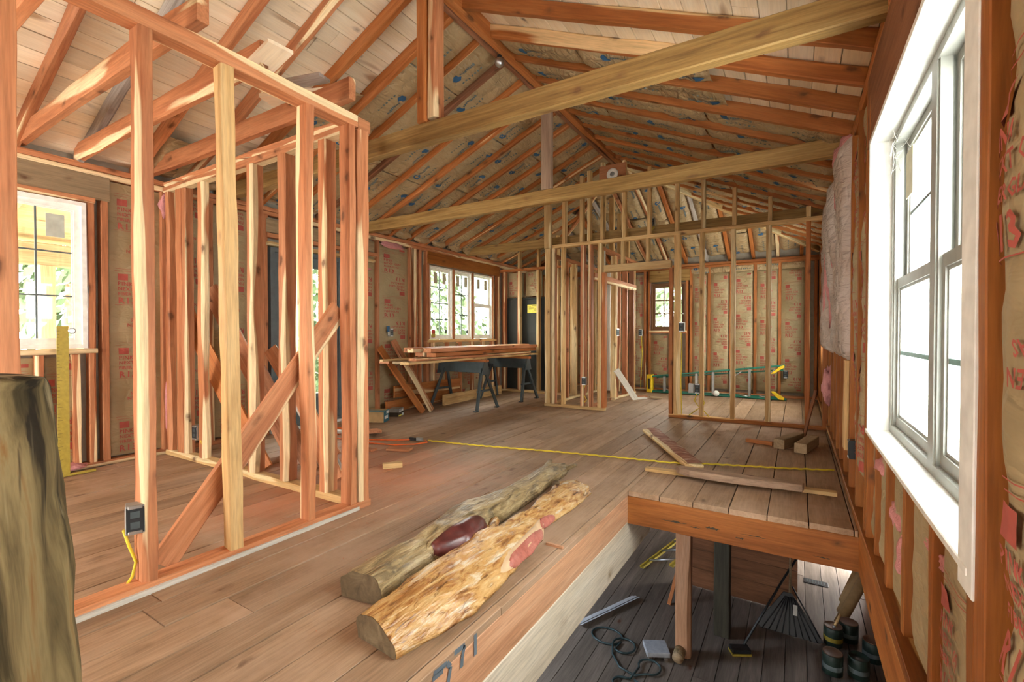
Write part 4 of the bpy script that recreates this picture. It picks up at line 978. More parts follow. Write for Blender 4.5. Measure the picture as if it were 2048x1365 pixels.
# ------------------------------------------------------------------ log post by the camera
def loft(name, st, n, mat, parent, M=Matrix(), namp=0., nsc=4., half=False, seed=0, fl=None, upright=False):
    """st: list of (centre, radius_a, radius_b) along the length; sections in the local frame of the path"""
    bm = bmesh.new(); rings = []; m = len(st)
    for i, (c, ra, rb) in enumerate(st):
        c = Vector(c); ring = []
        tn = (Vector(st[min(i+1, m-1)][0])-Vector(st[max(i-1, 0)][0])).normalized()
        if upright: tn = Vector((0, 0, 1))
        u = Vector((tn.y, -tn.x, 0)).normalized() if abs(tn.z) < .9 else Vector((1, 0, 0)); v = u.cross(tn)*-1 if abs(tn.z) < .9 else Vector((0, 1, 0))
        for k in range(n):
            a = (PI*k/(n-1)) if half else 2*PI*k/n
            ca, sa = math.cos(a), math.sin(a)
            q = 1+namp*noise.noise(Vector((ca*1.5+seed*5, sa*1.5, i*.35)))*1.6+namp*.6*noise.noise(Vector((ca*4+seed, sa*4, i*.8)))
            if fl: q *= fl(i/(m-1), a)
            ring.append(bm.verts.new(c+u*ca*ra*q+v*abs(sa if half else 1)*0+ (v*sa*rb*q)))
        rings.append(ring)
    for a, b in zip(rings, rings[1:]):
        for k in range(n-1 if half else n): bm.faces.new((a[k], a[(k+1) % n], b[(k+1) % n], b[k]))
        if half: bm.faces.new((a[n-1], a[0], b[0], b[n-1]))
    bm.faces.new(rings[0]); bm.faces.new(rings[-1])
    bmesh.ops.recalc_face_normals(bm, faces=bm.faces[:])
    me = from_bm(name, bm)
    for p in me.polygons: p.use_smooth = len(p.vertices) == 4
    return meshobj(name, me, mat, M, parent), rings
t = thing('log_post', (-1.02, .15, 0), 'peeled grey-brown log newel post close to the camera at the left edge', 'post')
px, py = -1.06, .137
st = []
for i in range(25):
    z = 1.018*i/24; r = .165-.030*(z/1.018)
    st.append(((px+.012*math.sin(z*4), py+.01*math.sin(z*3+1), z), r, r))
def fluted(s, a): return 1-.16*math.exp(-((a-5.9)/.10)**2)*(1 if s < .42 else 0)-.17*math.exp(-((a-4.75)/.16)**2)*(s > .3)+.03*math.sin(3*a+s*5)
st += [((px+.01, py, 1.032), .118, .118), ((px+.01, py, 1.038), .09, .09)]
loft('log', [(c, a, b) for c, a, b in st], 40, M_POST, t, namp=.05, seed=2, fl=fluted, upright=True)

# ------------------------------------------------------------------ the two logs on the floor
def surf_patch(name, pathfn, s0, s1, a0, a1, mat, parent, off=.004, shrink=True):
    """oval patch lying on a log surface given by pathfn(s, a)"""
    bm = bmesh.new(); c = bm.verts.new(pathfn((s0+s1)/2, (a0+a1)/2, off*2)); prev = []
    rings = []
    for q in (.33, .66, .9, 1.0):
        ring = []
        for k in range(28):
            t_ = 2*PI*k/28; s = (s0+s1)/2+(s1-s0)/2*q*math.cos(t_); a = (a0+a1)/2+(a1-a0)/2*q*math.sin(t_)
            ring.append(bm.verts.new(pathfn(s, a, off*(1.9 if q < .95 else -.5))))
        rings.append(ring)
    for k in range(28): bm.faces.new((c, rings[0][k], rings[0][(k+1) % 28]))
    for r0, r1 in zip(rings, rings[1:]):
        for k in range(28): bm.faces.new((r0[k], r1[k], r1[(k+1) % 28], r0[(k+1) % 28]))
    bmesh.ops.recalc_face_normals(bm, faces=bm.faces[:])
    return meshobj(name, from_bm(name, bm, True), mat, Matrix(), parent)
def log(name, keys, label, mat, endmat, seed, namp, n=22, steps=46, skew=0., e=.72):
    """keys: (x, y, half width, height) along the log; flat underside on the floor"""
    ks = keys
    def at(s):
        f = s*(len(ks)-1); i = min(int(f), len(ks)-2); q = f-i; q = q*q*(3-2*q)
        return [ks[i][j]*(1-q)+ks[i+1][j]*q for j in range(4)]
    def pt(s, a, off=0.):
        x, y, w_, h_ = at(max(0, min(1, s))); x2, y2, _, _ = at(min(1, s+.01)); x1, y1, _, _ = at(max(0, s-.01))
        d = Vector((x2-x1, y2-y1, 0)).normalized(); u = Vector((d.y, -d.x, 0))
        q = 1+namp*noise.noise(Vector((math.cos(a)*1.4+seed*7, math.sin(a)*1.4, s*9)))+namp*.5*noise.noise(Vector((math.cos(a)*3.5, math.sin(a)*3.5+seed, s*26)))
        ca = math.copysign(abs(math.cos(a))**e, math.cos(a)); sa = max(0, math.sin(a))**e
        return Vector((x, y, .004))+u*ca*(w_*q+off)+Vector((0, 0, sa*(h_*q*(1-skew*math.cos(a))+off)))
    t = thing(name, (ks[0][0], ks[0][1], 0), label, 'log')
    bm = bmesh.new(); rings = []
    for i in range(steps+1):
        rings.append([bm.verts.new(pt(i/steps, PI*k/(n-1))) for k in range(n)])
    for a, b in zip(rings, rings[1:]):
        for k in range(n-1): bm.faces.new((a[k], a[k+1], b[k+1], b[k]))
        bm.faces.new((a[n-1], a[0], b[0], b[n-1]))
    bm.faces.new(rings[-1]); bmesh.ops.recalc_face_normals(bm, faces=bm.faces[:])
    me = from_bm('log_body', bm)
    for p in me.polygons: p.use_smooth = len(p.vertices) == 4 and True
    body = meshobj('log_body', me, mat, Matrix(), t)
    bm = bmesh.new(); bm.faces.new([bm.verts.new(pt(0, PI*k/(n-1))+Vector((0, -.0015, 0))) for k in range(n)])
    meshobj('sawn_end', from_bm('sawn_end', bm), endmat, Matrix(), t)
    return t, pt
lg1, pt1 = log('half_log', [(-1.52, 1.31, .105, .125), (-1.545, 1.50, .095, .12), (-1.53, 1.68, .085, .115), (-1.50, 1.83, .145, .145), (-1.535, 2.0, .14, .15), (-1.585, 2.2, .12, .13), (-1.57, 2.4, .10, .11), (-1.57, 2.62, .085, .10), (-1.585, 2.85, .085, .095), (-1.61, 3.1, .095, .085), (-1.625, 3.32, .10, .075), (-1.64, 3.42, .085, .06)],
    'grey-brown half log with a dark red polished knot face, left of the yellow slab', M_GREYLOG, M_LOGEND, 1, .16)
surf_patch('knot_rim', pt1, .155, .385, .02, 1.50, M_GREYLOG, lg1, .007)
surf_patch('cut_knot', pt1, .175, .365, .06, 1.36, M_REDKNOT, lg1, .0115)
for dx, dy, L_, r_ in ((-.05, 3.36, .20, .035), (.055, 3.38, .17, .03)):
    loft('split_fork', [((-1.63+dx+.012*k*(1 if dx > 0 else -1), dy+L_*(k/5-.5), .035+.004*k), r_*(1-.08*k), r_*.8*(1-.1*k)) for k in range(6)], 10, M_GREYLOG, lg1, namp=.15, seed=4)
lg2, pt2 = log('log_slab', [(-1.25, 1.14, .115, .095), (-1.235, 1.30, .13, .105), (-1.23, 1.48, .15, .105), (-1.245, 1.66, .155, .11), (-1.25, 1.84, .15, .11), (-1.245, 2.0, .125, .10), (-1.265, 2.18, .115, .09), (-1.285, 2.32, .075, .08), (-1.29, 2.48, .085, .075), (-1.30, 2.66, .105, .07), (-1.315, 2.85, .12, .065), (-1.335, 3.02, .125, .055), (-1.35, 3.13, .085, .04)],
    'varnished yellow burl slab log with two dull red cut patches, lying along the stair opening', M_BURL, M_LOGEND, 5, .15, skew=.42, e=.9)
surf_patch('cut_rim', pt2, .285, .665, .04, 1.08, M_RIM, lg2, .0022)
surf_patch('cut_knot', pt2, .305, .55, .06, .92, M_REDKNOT2, lg2, .0045)
surf_patch('cut_knot', pt2, .545, .65, .10, .98, M_REDKNOT2, lg2, .006)
loft('branch_stub', [((-1.36-.012*k, 2.78+.03*k, .03+.004*k), .05*(1-.10*k), .04*(1-.1*k)) for k in range(5)], 12, M_BURL, lg2, namp=.15, seed=6)
loft('branch_stub', [((-1.39-.01*k, 2.05+.03*k, .04+.006*k), .035*(1-.08*k), .035*(1-.08*k)) for k in range(5)], 12, M_BURL, lg2, namp=.15, seed=7)
lathe('branch_cut', [(.001, 0), (.030, 0), (.030, .004), (.001, .005)], M_LOGEND, T(-1.43, 2.93, .06) @ Matrix.Rotation(R(25), 4, 'X'), lg2, 14)

# ------------------------------------------------------------------ sawhorses and the lumber on them
def sawhorse(x0, x1, y, label):
    t = thing('sawhorse', ((x0+x1)/2, y, 0), label, 'sawhorse'); xm = (x0+x1)/2; L = x1-x0
    prism('beam_housing', [(-L/2, .0), (L/2, .0), (L/2-.01, .17), (-L/2+.01, .17)], .07, M_DARKSTEEL, T(xm, y, .535), t, .005)
    timber('top_board', (x0-.02, y, .715), (x1+.03, y, .715), .085, .038, M_RAFTER, t, wane=0, seg=3)
    for sx in (-1, 1):
        for sy in (-1, 1):
            a = Vector((xm+sx*(L/2-.07), y+sy*.03, .60)); b = Vector((xm+sx*(L/2+.015), y+sy*.27, .0))
            bm = bmesh.new(); Mx = frame(b, a, (1, 0, 0)); ln = (a-b).length
            bm_box(bm, .0, ln, -.028, -.022, -.03, .03); bm_box(bm, 0, ln, -.028, .022, .024, .03); bevel(bm, .002)
            meshobj('leg', from_bm('leg', bm), M_DARKSTEEL, Mx, t)
            bm = bmesh.new(); bm_box(bm, -.03, .03, -.035, .035, 0, .012); bevel(bm, .003); meshobj('foot', from_bm('foot', bm), M_BLACK, T(b.x, b.y, 0), t)
        box('leg_brace', (xm+sx*(L/2-.03)-.012, y-.175, .26), (xm+sx*(L/2-.03)+.012, y+.175, .29), M_DARKSTEEL, t, .003)
        prism('end_plate', [(-.10, 0), (.10, 0), (.045, .19), (-.045, .19)], .012, M_DARKSTEEL, T(xm+sx*(L/2-.0), y, .51) @ RZ(PI/2), t)
    return t
sawhorse(-4.74, -3.90, 5.66, 'dark grey steel sawhorse under the left end of the lumber stack')
sawhorse(-4.66, -3.86, 6.86, 'dark grey steel sawhorse under the right end of the lumber stack')
zb = .742
bl = [  # x, y0, y1, z0, z1, width, thickness, material, label
 (-4.02, 4.08, 7.45, 0, 0, .14, .028, M_FIR, 'pale board lowest on the sawhorses, drooping past the left end of the stack'),
 (-4.22, 4.15, 7.35, 0, 0, .15, .028, M_BOARD, 'grey-tan board in the bottom layer on the sawhorses'),
 (-4.42, 4.12, 7.5, 0, 0, .16, .028, M_RAFTER, 'orange board at the back of the bottom layer on the sawhorses'),
 (-4.05, 4.28, 7.2, 1, 1, .13, .03, M_CEDAR, 'bright cedar board ending short at the left of the stack'),
 (-4.30, 3.98, 7.72, 1, 1, .05, .025, M_FIR, 'thin stick poking out beyond both ends of the lumber stack'),
 (-4.10, 4.66, 7.5, 2, 2, .15, .052, M_RAFTER, 'deep orange board in the upper middle of the lumber stack'),
 (-4.32, 4.70, 7.45, 2, 2, .16, .052, M_CEDAR, 'reddish plank behind the front boards on the lumber stack'),
 (-4.12, 4.62, 7.55, 3, 3, .14, .055, M_CEDAR, 'topmost front plank of the lumber stack with a slanted left end'),
 (-4.33, 4.5, 7.6, 3, 3, .17, .06, M_CEDAR, 'topmost rear plank of the lumber stack nearest the windows')]
zs = [zb, zb+.032, zb+.068, zb+.126]
for x, ya, yb, a, b, wd, th, m, lab in bl:
    t = thing('lumber_board', (x, ya, zs[a]), lab, 'board', 'lumber stacked on the sawhorses')
    rg_ = (hash(round(x*100)) % 7)*.01
    timber('board', (x+rg_, ya, zs[a]+th/2), (x-rg_, yb, zs[b]+th/2), wd, th, m, t, wane=.008, rough=.004, seg=10)
lo = [((-4.78, 4.55, .10), (-4.86, 6.3, .16), .03, .17, 'cedar plank lying on edge on the floor under the lumber stack, front one'),
      ((-4.80, 4.72, .30), (-4.80, 6.2, .30), .03, .17, 'dark plank above the front floor plank, under the lumber stack'),
      ((-4.66, 5.62, .085), (-4.70, 7.3, .085), .05, .16, 'yellowish timber on edge on the floor between the sawhorse legs')]
for p0, p1, wd, th, lab in lo:
    t = thing('floor_plank', p0, lab, 'board'); timber('board', p0, p1, wd, th, M_FIR if 'yellow' in lab else M_RAFTER, t, wane=.012, rough=.006)
for p0, p1, lab, m in (((-4.52, 5.0, .003), (-4.90, 4.54, .93), 'left leaning cedar board propped on the left wall behind the lumber stack', M_RAFTER), ((-4.50, 5.16, .003), (-4.90, 4.80, 1.02), 'right leaning cedar board propped on the left wall below the outlet box', M_CEDAR), ((-4.56, 5.24, .003), (-4.90, 4.98, .86), 'narrow leaning stick propped beside the two cedar boards', M_FIR)):
    t = thing('leaning_board', p0, lab, 'board'); timber('board', p0, p1, .15 if 'stick' not in lab else .04, .025, m, t, up=(1, .3, .4), wane=.012, rough=.006)
box('blue_bracket', (XL+.0, 4.72, 1.14), (XL+.03, 4.76, 1.22), M_BLUE, wl, .003)
# boards leaning in the corner behind the crosswise frame
for i, (p0, p1, wd, m, lab) in enumerate((((-3.95, 2.62, .0), (-4.86, 2.35, 1.55), .15, M_CEDAR, 'tall cedar board leaning behind the crosswise frame, highest of the leaning boards'), ((-3.7, 2.20, .0), (-4.84, 2.14, 1.30), .14, M_RAFTER, 'orange leaning board crossing behind the stud with the small outlet box'), ((-3.55, 2.75, .0), (-4.6, 2.80, .95), .14, M_CEDAR, 'cedar leaning board with a squared top, behind the pale crooked stud'), ((-3.3, 2.36, .0), (-4.3, 2.50, .80), .12, M_DARKCEDAR, 'brown leaning board low behind the crosswise frame'), ((-3.05, 2.42, .0), (-3.95, 2.55, .72), .10, M_GREYWOOD, 'grey leaning slat low behind the diagonal brace'), ((-2.95, 2.30, .0), (-3.7, 2.42, .85), .13, M_CEDAR, 'cedar leaning board nearest the corner post, behind the brace'))):
    t = thing('leaning_board', p0, lab, 'board'); timber('board', p0, p1, wd, .028, m, t, up=(.4, -1, .4), wane=.014, rough=.006)

# ------------------------------------------------------------------ yellow straightedge by the left window
t = thing('straightedge', (-4.83, 1.27, 0), 'tall yellow metal straightedge with a foot, standing before the left window', 'measuring tool')
box('blade', (-4.835, 1.245, .018), (-4.829, 1.315, 1.165), M_MUSTARD, t, .001)
box('head', (-4.845, 1.16, .0005), (-4.820, 1.47, .018), M_MUSTARD, t, .002)
bm = bmesh.new()
for k in range(44): bm_box(bm, -4.829, -4.8284, 1.245, 1.245+(.03 if k % 4 == 0 else .016), .03+.0255*k, .032+.0255*k)
sm_ = meshobj('scale_mark', from_bm('marks', bm), M_SCALE, Matrix(), t); sm_['kind'] = 'stuff'
lathe('hang_tab', [(.018, 0), (.024, 0), (.024, .005), (.018, .005)], M_STEEL, T(-4.832, 1.335, 1.13) @ Matrix.Rotation(PI/2, 4, 'Y'), t, 14)

# ------------------------------------------------------------------ cords
def wavy(pts, amp, wl_, step=.018):
    out = []; s = 0
    for a, b in zip(pts, pts[1:]):
        a, b = Vector(a), Vector(b); n = max(1, int((b-a).length/step)); d = (b-a).normalized(); u = Vector((-d.y, d.x, 0))
        for k in range(n):
            p = a+(b-a)*(k/n); out.append(p+u*amp*math.sin(2*PI*s/wl_)); s += (b-a).length/n
    return out+[Vector(pts[-1])]
yc = tube('extension_cord', wavy([(-3.24, 3.655, .010), (-2.706, 3.741, .010), (-1.968, 3.914, .010), (-1.292, 4.038, .010), (-.919, 4.096, .010), (-.547, 4.252, .010), (-.114, 4.396, .010), (.26, 4.55, .010)], .009, .085), .0075, M_YCABLE, None, 6)
tag(yc, 'long yellow twisted extension cord lying across the floor to the right wall', 'cord')
t = thing('extension_cord', (-3.38, 3.61, 0), 'orange extension cord looping on the floor near the corner post, plugged into the yellow one', 'cord')
tube('cord', [(-3.38, 3.61, .012), (-3.55, 3.50, .008), (-3.80, 3.37, .008), (-4.05, 3.25, .008), (-4.25, 3.22, .01), (-4.42, 3.36, .02), (-4.30, 3.5, .02), (-4.1, 3.38, .012), (-3.9, 3.30, .008), (-3.68, 3.27, .008), (-3.40, 3.34, .008), (-3.25, 3.47, .008), (-3.20, 3.6, .008), (-3.26, 3.64, .012)], .0065, M_ORANGE, t)
for k in range(3):
    tube('cord_coil', [(-4.40+.13*math.cos(a), 3.40+.13*math.sin(a)+.015*k, .012+.012*k) for a in [2*PI*q/22 for q in range(23)]], .0065, M_ORANGE, t)
prism('plug', [(-.035, -.016), (.035, -.012), (.035, .012), (-.035, .016)], .03, M_BLACK, T(-3.40, 3.60, .018) @ RZ(.3), t, .005)
prism('socket_end', [(-.04, -.018), (.03, -.015), (.03, .015), (-.04, .018)], .034, M_BOXMETAL, T(-3.32, 3.625, .020) @ RZ(.3), t, .005)
t = thing('caulk_tube', (-4.20, 3.28, .03), 'white caulking tube lying by the orange cord behind the corner post', 'tube')
lathe('cartridge', [(.001, 0), (.024, 0), (.024, .20), (.02, .205), (.001, .206)], M_LIGHTPRINT, T(-4.28, 3.30, .06) @ RZ(.1) @ Matrix.Rotation(PI/2, 4, 'Y'), t, 14)
lathe('nozzle', [(.010, .206), (.004, .28)], M_BLUE, T(-4.28, 3.30, .06) @ RZ(.1) @ Matrix.Rotation(PI/2, 4, 'Y'), t, 10)

# ------------------------------------------------------------------ offcuts and boards on the floor
def block(name, p0, p1, wd, th, m, lab, wane=0, seg=4, up=None, rough=.003, grp=None):
    t = thing(name, (p0[0], p0[1], 0), lab, 'offcut' if 'plank' not in name and 'stick' not in name else 'board', grp)
    timber('wood', p0, p1, wd, th, m, t, wane=wane, seg=seg, up=up, rough=rough); return t
block('wood_block', (-2.90, 2.72, .022), (-2.80, 2.84, .022), .06, .04, M_FIR, 'small pale end block lying in the sawdust right of the corner post')
block('wood_block', (-3.33, 3.19, .012), (-3.12, 3.28, .012), .10, .02, M_CEDAR, 'flat cedar offcut below the orange cord')
block('wood_block', (-3.62, 3.06, .012), (-3.40, 3.08, .012), .08, .02, M_CEDAR, 'flat cedar offcut just right of the corner post, half in sawdust')
block('wood_block', (-4.12, 3.68, .02), (-3.86, 3.50, .06), .16, .03, M_CEDAR, 'squarish cedar offcut tilted beside the corner post, near the boxes')
block('wood_block', (-.145, 5.16, .05), (.02, 5.64, .05), .095, .09, M_BOARD, 'left squared timber block on the floor near the right wall')
block('wood_block', (.03, 5.05, .05), (.14, 5.52, .05), .10, .09, M_BOARD, 'right squared timber block on the floor near the right wall')
block('wood_block', (-.44, 5.34, .02), (-.20, 5.29, .02), .05, .035, M_RAFTER, 'short dark stick against the left timber block')
bp_ = block('bark_plank', (-1.40, 5.24, .036), (-.70, 3.98, .040), .15, .028, M_FIR, 'plank with a bark face lying askew beyond the stair opening', wane=.02, seg=12)
def bark_strip():
    bm = bmesh.new(); n = 20
    for i in range(n+1):
        f = i/n; c = Vector((-1.385+.685*f, 5.26-1.265*f, (.052+.004*f))); u = Vector((.88, .476, 0))
        w0 = -.055+.02*noise.noise(Vector((f*6, 0, 0))); w1 = .068+.012*noise.noise(Vector((f*7, 5, 0)))
        for q in range(5):
            s = w0+(w1-w0)*q/4; bm.verts.new(c+u*s+Vector((0, 0, .008*(1-(q/2-1)**2)+.005*noise.noise(Vector((f*12, q, 0))))))
    bm.verts.ensure_lookup_table(); v = bm.verts
    for i in range(n):
        for q in range(4): bm.faces.new((v[i*5+q], v[i*5+q+1], v[i*5+q+6], v[i*5+q+5]))
    bmesh.ops.recalc_face_normals(bm, faces=bm.faces[:])
    return from_bm('bark', bm, True)
meshobj('bark', bark_strip(), M_BARK, Matrix(), bp_)
block('long_stick', (-1.04, 3.79, .016), (.235, 3.86, .016), .065, .026, M_FIR, 'long straight yellow stick lying across the boards by the stair opening', seg=12)
def curved():
    t = thing('curved_plank', (-.75, 3.75, 0), 'curved grey-brown offcut plank with a rounded end, beside the stair opening', 'board')
    top = [(-.80, .02), (-.76, .055), (-.68, .075), (-.56, .07), (-.40, .045), (-.25, .01), (-.08, -.035), (.0, -.05), (.03, -.06)]
    bot = [(.03, -.13), (-.10, -.125), (-.25, -.10), (-.40, -.075), (-.56, -.05), (-.70, -.035), (-.78, -.015)]
    M = T(0, 3.655, .058) @ RZ(R(-8.0)) @ Matrix.Rotation(R(-90), 4, 'X')
    o = prism('plank', [(x, -z) for x, z in top+bot], .05, M_KING, M, t, .004)
curved()
block('thin_stick', (.06, 5.75, .01), (.18, 6.30, .46), .025, .03, M_DARKCEDAR, 'thin dark stick leaning against the partition near the right wall', seg=6)
block('leaning_plank', (-2.31, 7.80, .0), (-2.56, 7.52, .52), .10, .022, M_WHITEBOARD, 'short pale plank leaning on the hall frame in the doorway', up=(.3, -1, .5))
block('wood_block', (-2.36, 7.84, .018), (-2.20, 8.0, .018), .10, .03, M_WHITEBOARD, 'pale plank scrap on the floor at the foot of the leaning plank')
block('wood_block', (-2.14, 8.04, .03), (-1.98, 8.14, .02), .13, .022, M_BOARD, 'tilted board scrap on the floor in the doorway, rightmost of the scraps')
block('wood_block', (-2.42, 8.14, .012), (-2.26, 8.28, .012), .06, .02, M_CEDAR, 'small reddish scrap on the floor behind the pale plank scrap')

# ------------------------------------------------------------------ boxes near the corner post, can on the sill
t = thing('carton', (-4.50, 4.2, 0), 'open cardboard carton with teal printed side, by the corner post', 'box')
Mb = T(-4.54, 4.17, 0) @ RZ(R(25))
bm = bmesh.new(); bm_box(bm, -.12, .12, -.09, .09, .001, .15); bevel(bm, .003); meshobj('carton_body', from_bm('c', bm), M_CARD, Mb, t)
bm = bmesh.new(); bm_box(bm, .1205, .1215, -.088, .088, .003, .148); meshobj('printed_side', from_bm('c', bm), M_TEALPRINT, Mb, t)
bm = bmesh.new(); bm_box(bm, .1215, .122, -.06, .05, .04, .08); bm_box(bm, .1215, .122, 0.0, .08, .10, .135); meshobj('print', from_bm('c', bm), M_LIGHTPRINT, Mb, t)
bm = bmesh.new(); bm_box(bm, -.12, .14, -.10, -.02, .152, .156, Matrix.Rotation(R(6), 4, 'X')); meshobj('flap', from_bm('c', bm), M_TEALPRINT, Mb, t)
for i, (z, h_, m, lab) in enumerate(((.0, .055, M_SCALE, 'lower of two small flat boxes, dark with a yellow and white label'), (.056, .05, M_BOXMETAL, 'upper of two small flat boxes, pale grey, under the plank ends'))):
    t = thing('small_box', (-4.62, 4.62, z), lab, 'box'); Mb = T(-4.64, 4.60, z) @ RZ(R(20+6*i))
    bm = bmesh.new(); bm_box(bm, -.07, .07, -.09, .09, .001, h_); bevel(bm, .002); meshobj('box_body', from_bm('s', bm), m, Mb, t)
    bm = bmesh.new(); bm_box(bm, .0702, .0712, -.08, .06, .006, h_*.35); meshobj('label_strip', from_bm('s', bm), M_NOTE if i == 0 else M_LIGHTPRINT, Mb, t)
    bm = bmesh.new(); bm_box(bm, .0712, .0718, .02, .075, .004, h_*.7); meshobj('label_patch', from_bm('s', bm), M_LIGHTPRINT, Mb, t)
t = thing('drink_can', (XL-.015, 5.735, 1.052), 'red and gold drink can standing on the sill of the leftmost of the three windows', 'can')
lathe('can_body', [(.001, 0), (.024, 0), (.03, .008), (.03, .112), (.024, .122), (.001, .122)], M_CAN, T(XL-.015, 5.735, 1.052), t, 18)
lathe('can_band', [(.0303, .0), (.0306, .002), (.0306, .05), (.0303, .052)], M_MUSTARD, T(XL-.015, 5.735, 1.062), t, 18)
lathe('can_lid', [(.024, 0), (.025, .002), (.023, .004), (.02, .002), (.001, .002)], M_STEEL, T(XL-.015, 5.735, 1.174), t, 18)

# ------------------------------------------------------------------ green step ladder on its side by the far wall
t = thing('step_ladder', (-1.3, 9.0, 0), 'green fibreglass step ladder lying on its side along the far wall', 'ladder')
def rail(name, p0, p1, wd, th, m, par):
    bm = bmesh.new(); L = (Vector(p1)-Vector(p0)).length
    bm_box(bm, 0, L, -wd/2, wd/2, -th/2, -th/2+.006); bm_box(bm, 0, L, -wd/2, -wd/2+.006, -th/2, th/2); bm_box(bm, 0, L, wd/2-.006, wd/2, -th/2, th/2)
    return meshobj(name, from_bm(name, bm), m, frame(p0, p1), par)
TOP = lambda x: .30+(x+2.40)*(.29/2.22); BOT = .022
rail('rail', (-2.36, 9.0, .305), (-.17, 9.0, .587), .07, .03, M_GREEN, t); rail('rail', (-2.36, 9.0, BOT), (-.15, 9.0, BOT), .07, .03, M_GREEN, t)
rail('rear_rail', (-2.30, 9.12, .28), (-.20, 9.16, .50), .04, .025, M_GREEN, t); rail('rear_rail', (-2.30, 9.12, .03), (-.20, 9.16, .03), .04, .025, M_GREEN, t)
bm = bmesh.new(); bm_box(bm, -.05, .05, -.07, .11, 0, .34); bevel(bm, .008); meshobj('top_cap', from_bm('cap', bm), M_YELLOW, T(-2.40, 9.0, .0), t)
bm = bmesh.new(); bm_box(bm, -.02, .02, -.072, -.0705, .07, .27); meshobj('cap_print', from_bm('cap', bm), M_SCALE, T(-2.40, 9.0, .0), t)
for x in (-2.13, -1.86, -1.56, -1.28, -.99, -.70, -.42):
    box('step', (x-.018, 8.965, BOT), (x+.018, 9.045, TOP(x)), M_ALU, t, .002)
for x in (-2.1, -.85, -.55): tube('brace', [(x, 9.0, .05 if x > -2 else .08), (x+.14, 8.99, .03)], .012, M_STEEL, t, 6)
for x in (-.98, -.45): tube('brace', [(x, 9.03, TOP(x)-.15), (x+.16, 9.03, TOP(x)-.02)], .008, M_STEEL, t, 6)
prism('foot', [(0, .0), (.05, .0), (.20, .11), (.20, .15), (.14, .13)], .06, M_YELLOW, T(-.38, 8.99, .445), t, .004)
prism('foot', [(.0, .13), (.04, .14), (.20, .04), (.20, .0), (.12, .01)], .06, M_YELLOW, T(-.38, 8.99, .01), t, .004)
lathe('spool', [(.001, 0), (.05, 0), (.05, .02), (.001, .02)], M_JAMB, T(-1.22, 8.96, .06) @ Matrix.Rotation(PI/2, 4, 'X'), t, 18)

# ------------------------------------------------------------------ the lower level seen through the opening
LZ = -2.03
fl = struct('floor_lower')
rg = random.Random(9); x = -2.6
while x < .9:
    ya = 1.8-rg.uniform(0, 1)
    while ya < 9.4:
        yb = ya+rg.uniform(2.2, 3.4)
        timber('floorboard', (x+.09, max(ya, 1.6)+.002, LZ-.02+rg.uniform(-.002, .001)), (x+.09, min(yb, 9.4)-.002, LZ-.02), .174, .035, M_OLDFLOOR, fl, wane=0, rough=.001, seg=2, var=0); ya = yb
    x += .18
box('floor_backing', (-5.2, -3, LZ-.10), (1.0, 9.6, LZ-.045), M_OLDFLOOR, fl)
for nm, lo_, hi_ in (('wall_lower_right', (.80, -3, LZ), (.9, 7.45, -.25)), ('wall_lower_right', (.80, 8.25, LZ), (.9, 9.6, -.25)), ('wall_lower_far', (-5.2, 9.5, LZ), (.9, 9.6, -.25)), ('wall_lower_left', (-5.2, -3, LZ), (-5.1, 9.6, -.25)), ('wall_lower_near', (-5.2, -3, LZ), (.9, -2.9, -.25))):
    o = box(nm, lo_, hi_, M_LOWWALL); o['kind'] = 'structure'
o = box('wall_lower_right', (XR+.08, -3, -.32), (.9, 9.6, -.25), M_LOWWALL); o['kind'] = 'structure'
wi = struct('wall_lower_middle')
for k in range(8):
    z = LZ+.01+.235*k; timber('wall_board', (-1.25, 6.12, z+.115), (.02, 6.12, z+.115), .03, .228, M_LOWWALL, wi, wane=0, seg=4)
timber('stud', (-.02, 6.17, LZ), (-.02, 6.17, -.3), .09, .05, M_LOWWALL, wi, up=(1, 0, 0))
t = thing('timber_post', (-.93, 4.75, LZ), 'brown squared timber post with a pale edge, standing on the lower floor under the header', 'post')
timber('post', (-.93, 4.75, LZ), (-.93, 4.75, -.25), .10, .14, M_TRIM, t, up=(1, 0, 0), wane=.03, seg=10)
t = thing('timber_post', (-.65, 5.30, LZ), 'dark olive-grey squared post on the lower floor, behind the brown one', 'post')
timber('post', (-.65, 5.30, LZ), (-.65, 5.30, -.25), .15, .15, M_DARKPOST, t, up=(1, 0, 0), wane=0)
t = thing('concrete_block', (-1.13, 4.62, LZ), 'flat pale concrete paver lying beside the brown post', 'block')
bm = bmesh.new(); bm_box(bm, -.11, .11, -.10, .10, .03, .075); bevel(bm, .004); meshobj('paver', from_bm('p', bm), M_CONCRETE, T(-1.16, 4.62, LZ) @ RZ(R(28)), t)
bm = bmesh.new(); bm_box(bm, -.09, -.06, -.09, .09, 0, .03); bm_box(bm, .05, .08, -.12, .09, 0, .03); meshobj('bearer', from_bm('p', bm), M_OLDFLOOR, T(-1.16, 4.62, LZ) @ RZ(R(28)), t)
t = thing('log_offcut', (-.95, 4.60, LZ), 'short round log end lying at the foot of the brown post', 'log')
lathe('log_body', [(.001, 0), (.052, 0), (.055, .12), (.001, .121)], M_GREYLOG, T(-.95, 4.58, LZ+.055) @ Matrix.Rotation(R(-90), 4, 'X'), t, 16)
lathe('sawn_end', [(.001, 0), (.05, .0), (.05, .001), (.001, .001)], M_BOARD, T(-.95, 4.578, LZ+.055) @ Matrix.Rotation(R(-90), 4, 'X'), t, 16)
t = thing('metal_flashing', (-1.9, 4.95, LZ), 'folded strip of bright metal flashing lying under the pale support beam', 'metal strip')
Mz = T(-1.98, 4.62, LZ+.003) @ RZ(R(66))
